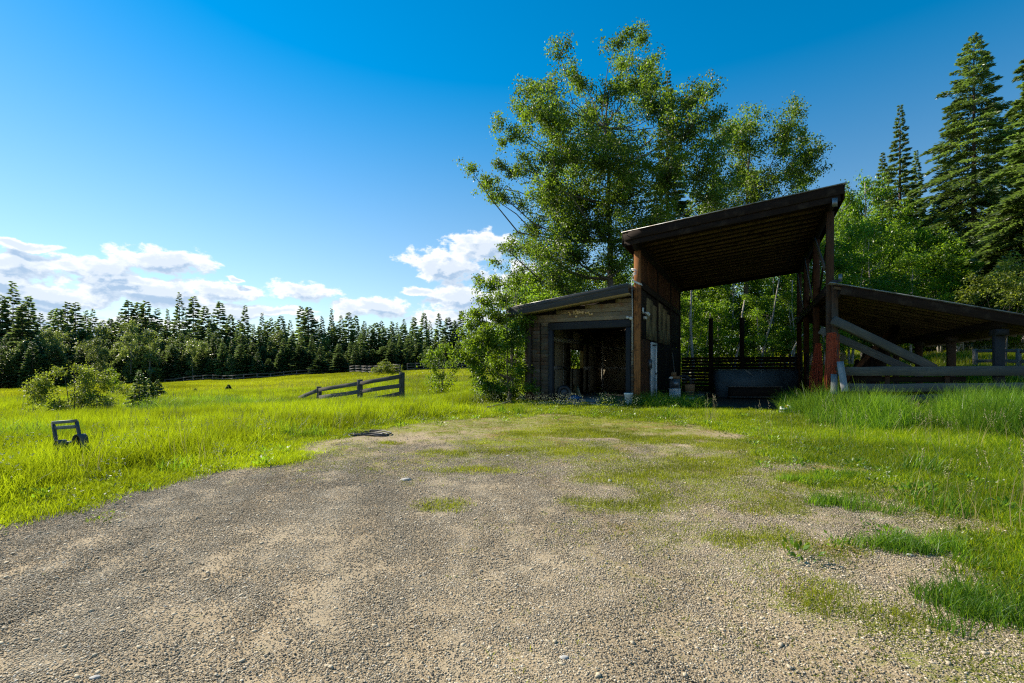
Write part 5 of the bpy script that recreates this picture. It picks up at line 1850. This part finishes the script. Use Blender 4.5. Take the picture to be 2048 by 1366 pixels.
def blades(n, radius, h0, h1, wd, seed, lean=.35, segs=3, m_=None, seeds=0, name='tuft', flat=False):
    rg = np.random.default_rng(seed)
    a, r = rg.uniform(0, 2 * np.pi, n), radius * np.sqrt(rg.uniform(0, 1, n))
    bx, by = np.cos(a) * r, np.sin(a) * r
    h = rg.uniform(h0, h1, n)
    da = rg.uniform(0, 2 * np.pi, n)
    ln = rg.uniform(.05, lean, n) * h
    fa = rg.uniform(0, np.pi, n)
    w_ = wd * rg.uniform(.7, 1.3, n)
    V_, Q_, T_ = [], [], []
    nv = segs * 2 + 1
    vs = np.zeros((n, nv, 3))
    for s in range(segs):
        f = s / segs
        cx, cy, cz = bx + np.cos(da) * ln * f ** 2, by + np.sin(da) * ln * f ** 2, h * f * (1 - .12 * f * lean) - .02
        ww = w_ * (1 - f * .75) / 2
        vs[:, 2 * s] = np.stack([cx - np.cos(fa) * ww, cy - np.sin(fa) * ww, cz], 1)
        vs[:, 2 * s + 1] = np.stack([cx + np.cos(fa) * ww, cy + np.sin(fa) * ww, cz], 1)
    vs[:, -1] = np.stack([bx + np.cos(da) * ln, by + np.sin(da) * ln, h * (1 - .12 * lean) - .02], 1)
    base = np.arange(n)[:, None] * nv
    qs = [base + np.array([[2 * s, 2 * s + 1, 2 * s + 3, 2 * s + 2]]) for s in range(segs - 1)]
    Q_ = np.concatenate(qs) if qs else None
    T_ = base + np.array([[2 * segs - 2, 2 * segs - 1, 2 * segs]])
    verts = vs.reshape(-1, 3)
    mi = None
    mats = (m_,)
    if seeds:
        # feathery heads: small leaf quads round the tips of the tallest blades
        idx = np.argsort(-h)[:seeds]
        tips = vs[idx, -1]
        C = np.repeat(tips, 26, 0)
        k = np.tile(np.linspace(0, 1, 26), len(idx))
        o = rg.normal(size=(len(C), 3)) * .012 * (1 - k)[:, None]
        C = C + o + np.stack([np.zeros(len(C)), np.zeros(len(C)), -.03 + .16 * k], 1)
        lv, lq = leaf_quads(C, .018, rg, .35, 0, -1.0)
        nq0 = 0 if Q_ is None else len(Q_)
        off = len(verts)
        verts = np.concatenate([verts, lv])
        Q_ = np.concatenate([Q_, lq + off])
        mi = np.concatenate([np.zeros(nq0), np.ones(len(lq)), np.zeros(len(T_))])
        mats = (m_, M_SEED)
    return np_mesh(name, verts, Q_, T_, mats, False, None, mi)


def weed(seed, n=26, size=.09, spread=.14, h=.12, m_=None, flowers=0):
    rg = np.random.default_rng(seed)
    C = np.stack([rg.normal(0, spread * .4, n), rg.normal(0, spread * .4, n), rg.uniform(.01, h, n)], 1)
    A = np.stack([C[:, 0] * 6, C[:, 1] * 6, rg.uniform(.1, .9, n)], 1) + rg.normal(0, .3, (n, 3))
    v, q = leaf_quads(C, size, rg, .42, .6, 0, A)
    mats = [m_]
    mi = None
    if flowers:
        F = np.stack([rg.normal(0, spread * .5, flowers), rg.normal(0, spread * .5, flowers), rg.uniform(h * .9, h * 1.6, flowers)], 1)
        F = np.repeat(F, 6, 0) + rg.normal(0, .007, (flowers * 6, 3))
        fv, fq = leaf_quads(F, .014, rg, .9, 1, 0)
        mi = np.concatenate([np.zeros(len(q)), np.ones(len(fq))])
        q = np.concatenate([q, fq + len(v)])
        v = np.concatenate([v, fv])
        mats.append(M_FLOWER)
    return np_mesh('weed', v, q, None, mats, False, None, mi)


def scatter(name, protos, pts, rot, scl, idx, label, cat, mats=()):
    """instances of the prototype meshes inside one object, by geometry nodes"""
    me = bpy.data.meshes.new(name)
    n_ = len(pts)
    me.vertices.add(n_)
    me.vertices.foreach_set('co', np.asarray(pts, np.float32).ravel())
    a = me.attributes.new('rot', 'FLOAT_VECTOR', 'POINT')
    a.data.foreach_set('vector', np.asarray(rot, np.float32).ravel())
    a = me.attributes.new('scl', 'FLOAT_VECTOR', 'POINT')
    a.data.foreach_set('vector', np.asarray(scl, np.float32).ravel())
    a = me.attributes.new('pick', 'INT', 'POINT')
    a.data.foreach_set('value', np.asarray(idx, np.int32))
    o = bpy.data.objects.new(name, me)
    COL.objects.link(o)
    ng = bpy.data.node_groups.new(name + '_scatter', 'GeometryNodeTree')
    ng.interface.new_socket('Geometry', in_out='INPUT', socket_type='NodeSocketGeometry')
    ng.interface.new_socket('Geometry', in_out='OUTPUT', socket_type='NodeSocketGeometry')
    N_ = ng.nodes
    gi_, go_ = N_.new('NodeGroupInput'), N_.new('NodeGroupOutput')
    g2i = N_.new('GeometryNodeGeometryToInstance')
    for i, pm in enumerate(reversed(protos)):
        src = bpy.data.objects.new(name + '_source', pm)
        oi = N_.new('GeometryNodeObjectInfo')
        oi.inputs['Object'].default_value = src
        oi.inputs['As Instance'].default_value = False
        ng.links.new(oi.outputs['Geometry'], g2i.inputs[0])
    iop = N_.new('GeometryNodeInstanceOnPoints')
    ng.links.new(gi_.outputs[0], iop.inputs['Points'])
    ng.links.new(g2i.outputs[0], iop.inputs['Instance'])
    iop.inputs['Pick Instance'].default_value = True

    def attr(nm, ty):
        q_ = N_.new('GeometryNodeInputNamedAttribute')
        q_.data_type = ty
        q_.inputs['Name'].default_value = nm
        return q_.outputs[0]
    ng.links.new(attr('pick', 'INT'), iop.inputs['Instance Index'])
    e2r = N_.new('FunctionNodeEulerToRotation')
    ng.links.new(attr('rot', 'FLOAT_VECTOR'), e2r.inputs[0])
    ng.links.new(e2r.outputs[0], iop.inputs['Rotation'])
    ng.links.new(attr('scl', 'FLOAT_VECTOR'), iop.inputs['Scale'])
    ng.links.new(iop.outputs[0], go_.inputs[0])
    md = o.modifiers.new('scatter', 'NODES')
    md.node_group = ng
    o['kind'] = 'stuff'
    if label:
        o['label'] = label
        o['category'] = cat
    return o


def sample(n_, dmin, dmax, amax=50, power=1.0):
    """points in the wedge the lens takes in, uniform over area for power 1"""
    u = rng.random(n_)
    d = np.sqrt(dmin ** 2 + u ** power * (dmax ** 2 - dmin ** 2))
    a = np.radians(rng.uniform(-amax, amax, n_))
    return np.sin(a) * d, np.cos(a) * d


def in_building(x, y, pad=0.0):
    u, v = uv_of(x, y)
    g_ = (u > -4.15 - pad) & (u < 0) & (v > -.05 - pad) & (v < 9.9)
    b_ = (u > -.3) & (u < 5.7) & (v > -.6 - pad) & (v < 10.9)
    return g_ | b_


def place(x, y):
    return np.stack([x, y, ground(x, y)], 1)


def rots(n_, tilt=.08):
    return np.stack([rng.normal(0, tilt, n_), rng.normal(0, tilt, n_), rng.uniform(0, 6.283, n_)], 1)


def dens_noise(x, y, s, seed):
    return vnoise(x, y, s, seed, 3)


def tall_mask(x, y):
    """the two high stands of grass before the lean-to and smaller ones by the barn"""
    m_ = np.zeros_like(x)
    for cx, cy, rx, ry in ((8.2, 11.7, .85, 1.1), (8.1, 12.6, .5, .6), (10.5, 10.6, 1.6, 1.3), (12.3, 11.0, 2.2, 2.0), (9.9, 9.6, .9, .7)):
        m_ = np.maximum(m_, 1 - sstep(.45, 1.25, np.hypot((x - cx) / rx, (y - cy) / ry) + (vnoise(x, y, 1.8, 91, 3) - .5) * 1.5))
    return m_


# short turf at the verge and near the buildings
P_SHORT = [blades(85, .2, .04, .12, .007, 700 + k, .7, 2, M_GRASS) for k in range(4)]
P_MEAD = [blades(80, .26, .14, .38, .009, 710 + k, .6, 3, M_GRASS) for k in range(5)]
P_FAR = [blades(130, .8, .14, .34, .022, 720 + k, .6, 2, M_MEADOW) for k in range(3)]
P_TALL = [blades(52, .3, .3, 1.05, .010, 730 + k, .6, 4, M_TALL, 0) for k in range(4)]
P_SEEDY = [blades(26, .3, .85, 1.3, .007, 740 + k, .3, 4, M_TALL, 14) for k in range(2)]
P_THIN = [blades(46, .17, .015, .065, .006, 750 + k, .9, 2, M_MOSS) for k in range(3)]
P_WEED = [weed(760, 40, .035, .13, .06, M_LEAF4), weed(761, 50, .026, .15, .09, M_LEAF2, 5), weed(762, 40, .05, .12, .08, M_TALL)]
P_FLOW = [weed(770 + k, 30, .045, .14, .26, M_LEAF4, 14) for k in range(2)]

x, y = sample(60000, 2.6, 27)
gr = grassness(x, y)
sd = drive_sd(x, y)
shadow_zone = in_building(x, y, .0)  # building footprints, kept free of turf
hfield = sstep(.3, 2.2, sd) * (x < 0) + sstep(.9, 3.5, sd) * (x >= 0)
hfield = hfield * (.55 + .9 * dens_noise(x, y, .35, 12))
# ground before the fronts stays short and patchy
u_, v_ = uv_of(x, y)
front = (u_ > -5) & (u_ < 6.2) & (v_ > -4.5) & (v_ < 0)
hfield = np.where(front, np.minimum(hfield, .28), hfield)
fringe = (u_ > -4.2) & (u_ < 5.6) & (v_ > -3.3)
keep_s = (rng.random(len(x)) < gr * np.clip(1.15 - hfield * .5, .2, 1) * np.where(y > 12, .5, 1)) & ~shadow_zone
keep_s &= ~(front & (v_ > -2.2) & (rng.random(len(x)) < .72))
xs, ys = x[keep_s], y[keep_s]
hs_ = hfield[keep_s]
n_ = len(xs)
sc_ = (.7 + 1.1 * hs_ + .25 * rng.random(n_))
S1 = scatter('short_grass', P_SHORT, place(xs, ys), rots(n_), np.stack([.9 + .3 * rng.random(n_), .9 + .3 * rng.random(n_), sc_], 1), rng.integers(0, 4, n_), 'short bright turf along the verges of the drive', 'grass')

x, y = sample(26000, 3.2, 34)
gr = grassness(x, y)
sd = drive_sd(x, y)
hf = sstep(.25, 2.0, sd) * (x < 0) + sstep(1.2, 4.5, sd) * (x >= 0) * .5
hf = hf * (.45 + 1.05 * dens_noise(x, y, .3, 14))
u_, v_ = uv_of(x, y)
front = (u_ > -5.2) & (u_ < 6.4) & (v_ > -4.2) & (v_ < .5)
keep = (rng.random(len(x)) < gr * np.clip(hf * 1.6, 0, 1)) & ~in_building(x, y, .1) & ~front & (hf > .12)
hf = hf * (1 - .1 * (1 - sstep(.5, 1.5, np.hypot(x + 6.4, y - 7.0)))) * (1 - .6 * (1 - sstep(1.5, 3.5, np.hypot((x + 13.5) / 1.6, y - 15.5))))
xs, ys, hh = x[keep], y[keep], hf[keep]
n_ = len(xs)
scatter('meadow_grass', P_MEAD, place(xs, ys), rots(n_), np.stack([np.full(n_, 1.05), np.full(n_, 1.05), .30 + .85 * hh + .2 * rng.random(n_)], 1), rng.integers(0, 5, n_), 'knee-high bright green meadow grass either side of the drive', 'grass')

# open meadow out to the forest and the slope behind
x, y = sample(34000, 26, 112)
x2, y2 = sample(4500, 110, 150)
x, y = np.append(x, x2), np.append(y, y2)
keep = ~in_building(x, y, .3)
u_, v_ = uv_of(x, y)
keep &= rng.random(len(x)) < np.where(y < 60, 1.0, .85)
xs, ys = x[keep], y[keep]
n_ = len(xs)
hv = .55 + .9 * dens_noise(xs, ys, .09, 15)
scatter('far_meadow_grass', P_FAR, place(xs, ys), rots(n_, .05), np.stack([np.full(n_, 1.1), np.full(n_, 1.1), hv], 1), rng.integers(0, 3, n_), 'yellow-green grass of the open meadow towards the forest', 'grass')

# high stands
x, y = sample(30000, 7.5, 20)
tm = tall_mask(x, y)
u_, v_ = uv_of(x, y)
edge = ((np.abs(u_ + .1) < .9) & (v_ > -.75) & (v_ < -.15)) * .5 + ((u_ > 4.4) & (u_ < 5.6) & (v_ > -2.2) & (v_ < .2)) * .7 + ((u_ > 5.6) & (u_ < 9.5) & (v_ > -1.4) & (v_ < 2)) * .3 + ((np.abs(u_ - 1.2) < 1.0) & (v_ > -1.2) & (v_ < .6)) * .5
leftst = ((x < -3.0) & (x > -5.2) & (y > 10.3) & (y < 16)) * .0
tm = np.maximum(tm, edge * dens_noise(x, y, 1.1, 18) * 1.3)
keep = rng.random(len(x)) < tm * .75
xs, ys, th = x[keep], y[keep], tm[keep]
n_ = len(xs)
scatter('tall_grass', P_TALL, place(xs, ys), rots(n_, .1), np.stack([np.ones(n_), np.ones(n_), (.3 + .62 * th) * rng.uniform(.55, 1.2, n_)], 1), rng.integers(0, 4, n_), 'waist-high grass stands in front of the lean-to', 'grass')
x, y = sample(2600, 8.5, 14)
keep = (rng.random(len(x)) < .28 * (np.hypot((x - 10.2) / 1.3, (y - 10.9) / 1.0) < 1))
xs, ys = x[keep], y[keep]
n_ = len(xs)
scatter('seeding_grass', P_SEEDY, place(xs, ys), rots(n_, .08), np.stack([np.ones(n_), np.ones(n_), .8 + .25 * rng.random(n_)], 1), rng.integers(0, 2, n_), 'tall grass gone to feathery seed at the right of the lean-to rails', 'grass')

# tall clumps in the left meadow: by the cart, below the plank fence, behind the hose
x, y = sample(16000, 5, 28)
tm = np.zeros_like(x)
for px_, py_, d_, rx, ry in ((40, 900, 8.6, 1.6, 1.0), (720, 825, 19.5, 2.0, .9), (560, 830, 19, 3.0, 1.5), (380, 850, 14.5, 1.6, .9), (300, 830, 17, 2, 1), (820, 820, 19, .9, .9), (420, 815, 20, 3, 1.5)):
    cx = (px_ - 1024) * d_ / 1000
    tm = np.maximum(tm, 1 - sstep(.5, 1.1, np.hypot((x - cx) / rx, (y - d_) / ry)))
keep = rng.random(len(x)) < tm * .55
xs, ys, th = x[keep], y[keep], tm[keep]
n_ = len(xs)
scatter('rough_grass', P_TALL[2:] + P_MEAD[:1], place(xs, ys), rots(n_, .12), np.stack([np.ones(n_), np.ones(n_), .35 + .3 * th], 1), rng.integers(0, 3, n_), 'taller clumps of coarse grass in the left meadow', 'grass')

# darker lush tufts and dry stalks dotted through the meadow
P_LUSH = [blades(70, .22, .15, .42, .013, 780 + k, .7, 3, M_LUSH) for k in range(3)]
P_DRY = [blades(11, .3, .3, .62, .006, 785 + k, .35, 3, M_STRAW, 4) for k in range(3)]
x, y = sample(9000, 4, 45)
sd = drive_sd(x, y)
u_, v_ = uv_of(x, y)
front = (u_ > -5.2) & (u_ < 6.4) & (v_ > -3.6) & (v_ < .5)
cl = sstep(.52, .68, vnoise(x, y, .9, 95, 2))
pk = np.where(rng.random(len(x)) < .55, rng.integers(0, 3, len(x)), 3 + rng.integers(0, 3, len(x)))
keep = (sd > .5) & ~in_building(x, y, .1) & ~front & (rng.random(len(x)) < np.where(pk < 3, cl * .6, .5))
xs, ys, pk = x[keep], y[keep], pk[keep]
hz_ = .6 + .5 * rng.random(len(xs))
# low lush clumps breaking into the right edge of the drive
for cx, cy, k_, r_ in ((2.80, 2.86, 16, .22), (2.62, 3.02, 8, .12), (3.15, 3.9, 14, .2), (2.95, 3.95, 7, .12), (3.9, 6.1, 9, .22), (3.3, 5.2, 6, .12), (3.05, 2.6, 10, .18), (3.6, 5.0, 8, .2)):
    xs = np.append(xs, cx + rng.normal(0, r_, k_))
    ys = np.append(ys, cy + rng.normal(0, r_ * .6, k_))
    pk = np.append(pk, rng.integers(0, 3, k_))
    hz_ = np.append(hz_, np.full(k_, .3) + .12 * rng.random(k_))
n_ = len(xs)
wz_ = np.where(hz_ < .45, .5, 1.0)
scatter('mixed_meadow_grass', P_LUSH + P_DRY, place(xs, ys), rots(n_, .12), np.stack([wz_, wz_, hz_], 1), pk, 'darker tufts and dry stalks dotted through the meadow', 'grass')

# thin turf on the drive
x, y = sample(85000, 2.2, 16.5)
mo = moss(x, y) * .9
mo = np.maximum(mo, .55 * moss_all(x, y))
keep = (rng.random(len(x)) < mo * .8) & ~in_building(x, y, .1)
xs, ys, th = x[keep], y[keep], mo[keep]
n_ = len(xs)
scatter('thin_turf', P_THIN, place(xs, ys), rots(n_, .1), np.stack([np.ones(n_), np.ones(n_), .4 + .8 * th], 1), rng.integers(0, 3, n_), 'sparse yellow-green turf and moss growing through the gravel', 'grass')

# weeds
x, y = sample(5200, 2.6, 19)
sd = drive_sd(x, y)
pw = np.exp(-(sd - .25) ** 2 / .6) * .22 + .06 * (sd > 0)
pw = pw + .3 * np.exp(-(((x - 3.7) / .35) ** 2 + ((y - 3.1) / .25) ** 2))
keep = (rng.random(len(x)) < pw) & ~in_building(x, y, .2)
xs, ys = x[keep], y[keep]
n_ = len(xs)
scatter('weeds', P_WEED, place(xs, ys), rots(n_), np.stack([.8 + .5 * rng.random(n_)] * 3, 1), rng.integers(0, 3, n_), 'low broad-leaved weeds along the drive edge', 'weeds')
# pale-flowered weeds before the garage and in the left meadow
x, y = sample(9000, 4.5, 17)
u_, v_ = uv_of(x, y)
pf = (((u_ > -5) & (u_ < 1.0) & (v_ > -3.4) & (v_ < -1.3)) * .4) + ((x < -3.5) & (x > -9) & (y > 5) & (y < 12)) * .06
keep = (rng.random(len(x)) < pf * dens_noise(x, y, .8, 19) * .5)
xs, ys = x[keep], y[keep]
n_ = len(xs)
scatter('flowering_weeds', P_FLOW, place(xs, ys), rots(n_), np.stack([.7 + .5 * rng.random(n_)] * 3, 1), rng.integers(0, 2, n_), 'small pale flowering weeds in the turf before the garage', 'weeds')


# gravel: beds of real pebbles near the camera
def pebble_bed(seed, n=130, rad=.17, s0=.002, s1=.0062):
    rg = np.random.default_rng(seed)
    ph = (1 + 5 ** .5) / 2
    iv = np.array([(-1, ph, 0), (1, ph, 0), (-1, -ph, 0), (1, -ph, 0), (0, -1, ph), (0, 1, ph), (0, -1, -ph), (0, 1, -ph), (ph, 0, -1), (ph, 0, 1), (-ph, 0, -1), (-ph, 0, 1)]) / math.sqrt(1 + ph * ph)
    it = np.array([(0, 11, 5), (0, 5, 1), (0, 1, 7), (0, 7, 10), (0, 10, 11), (1, 5, 9), (5, 11, 4), (11, 10, 2), (10, 7, 6), (7, 1, 8), (3, 9, 4), (3, 4, 2), (3, 2, 6), (3, 6, 8), (3, 8, 9), (4, 9, 5), (2, 4, 11), (6, 2, 10), (8, 6, 7), (9, 8, 1)])
    r = rad * np.sqrt(rg.random(n))
    a = rg.uniform(0, 6.283, n)
    sz = s0 + (s1 - s0) * rg.random(n) ** 2.5
    V_ = []
    for i in range(n):
        th = rg.uniform(0, 6.283)
        k = iv * rg.uniform(.75, 1.25, (12, 1)) * np.array([1.25, .9, .42]) * sz[i]
        c_, s_ = math.cos(th), math.sin(th)
        k = np.stack([k[:, 0] * c_ - k[:, 1] * s_, k[:, 0] * s_ + k[:, 1] * c_, k[:, 2]], 1)
        V_.append(k + np.array([math.cos(a[i]) * r[i], math.sin(a[i]) * r[i], sz[i] * .15]))
    T_ = (np.arange(n)[:, None, None] * 12 + it[None]).reshape(-1, 3)
    return np_mesh('pebbles', np.concatenate(V_), None, T_, (M_PEBBLE,), False)


m_, nt = mat('pebble')
geo = nt.n('ShaderNodeNewGeometry')
cc = nt.ramp(geo.outputs['Random Per Island'], [(0.0, (0.11, 0.10, 0.085)), (0.14, (0.26, 0.215, 0.15)), (0.65, (0.39, 0.325, 0.225)), (0.9, (0.52, 0.45, 0.33)), (1.0, (0.62, 0.58, 0.50))])
cc = nt.mix(1.0, cc, nt.ramp(nt.noise(geo.outputs['Position'], .8, 4, .6), [(0.3, (0.86, 0.85, 0.83)), (0.7, (1.12, 1.09, 1.04))]), 'MULTIPLY')
finish(nt, principled(nt, cc, .8, .3))
M_PEBBLE = m_
P_PEB = [pebble_bed(800 + k) for k in range(5)] + [pebble_bed(820, 9, .17, .007, .014)]
x, y = sample(30000, 1.7, 11, 50, .9)
gr = grassness(x, y)
sand_ = sandy(x, y)
keep = (rng.random(len(x)) < (1 - gr) * (1 - .3 * sand_) * (1 - .6 * moss_all(x, y)) * .95 * (1 - sstep(5, 11, np.hypot(x, y))))
xs, ys = x[keep], y[keep]
n_ = len(xs)
pk = np.where(rng.random(n_) < .10, 5, rng.integers(0, 5, n_))
S = 1.0 + .15 * np.hypot(xs, ys) / 5
scatter('gravel', P_PEB, place(xs, ys), rots(n_, .0), np.stack([S, S, S], 1), pk, 'loose buff and grey gravel of the drive', 'gravel')


# ------------------------------------------------------------------ labels that tell the trees apart
LAB = {'broadleaf trees of the wood behind the barn': '%s birch from the left in the wood behind the buildings',
       'skyline conifers of the forest across the meadow': 'tall conifer making the %s treetop from the left on the far forest skyline',
       'sunlit broadleaf trees before the forest at left': '%s from the left of the pale broadleaf trees before the far forest',
       'broadleaf trees in the far forest edge': '%s from the left of the green broadleaf trees within the far forest edge',
       'mid-height spruces behind the lean-to': '%s from the left of the mid-height spruces among birches behind the lean-to'}
byg = {}
for o in COL.objects:
    if o.parent is None and o.get('group') in LAB:
        byg.setdefault(o['group'], []).append(o)
for k_, v_ in byg.items():
    rank_labels(v_, LAB[k_])
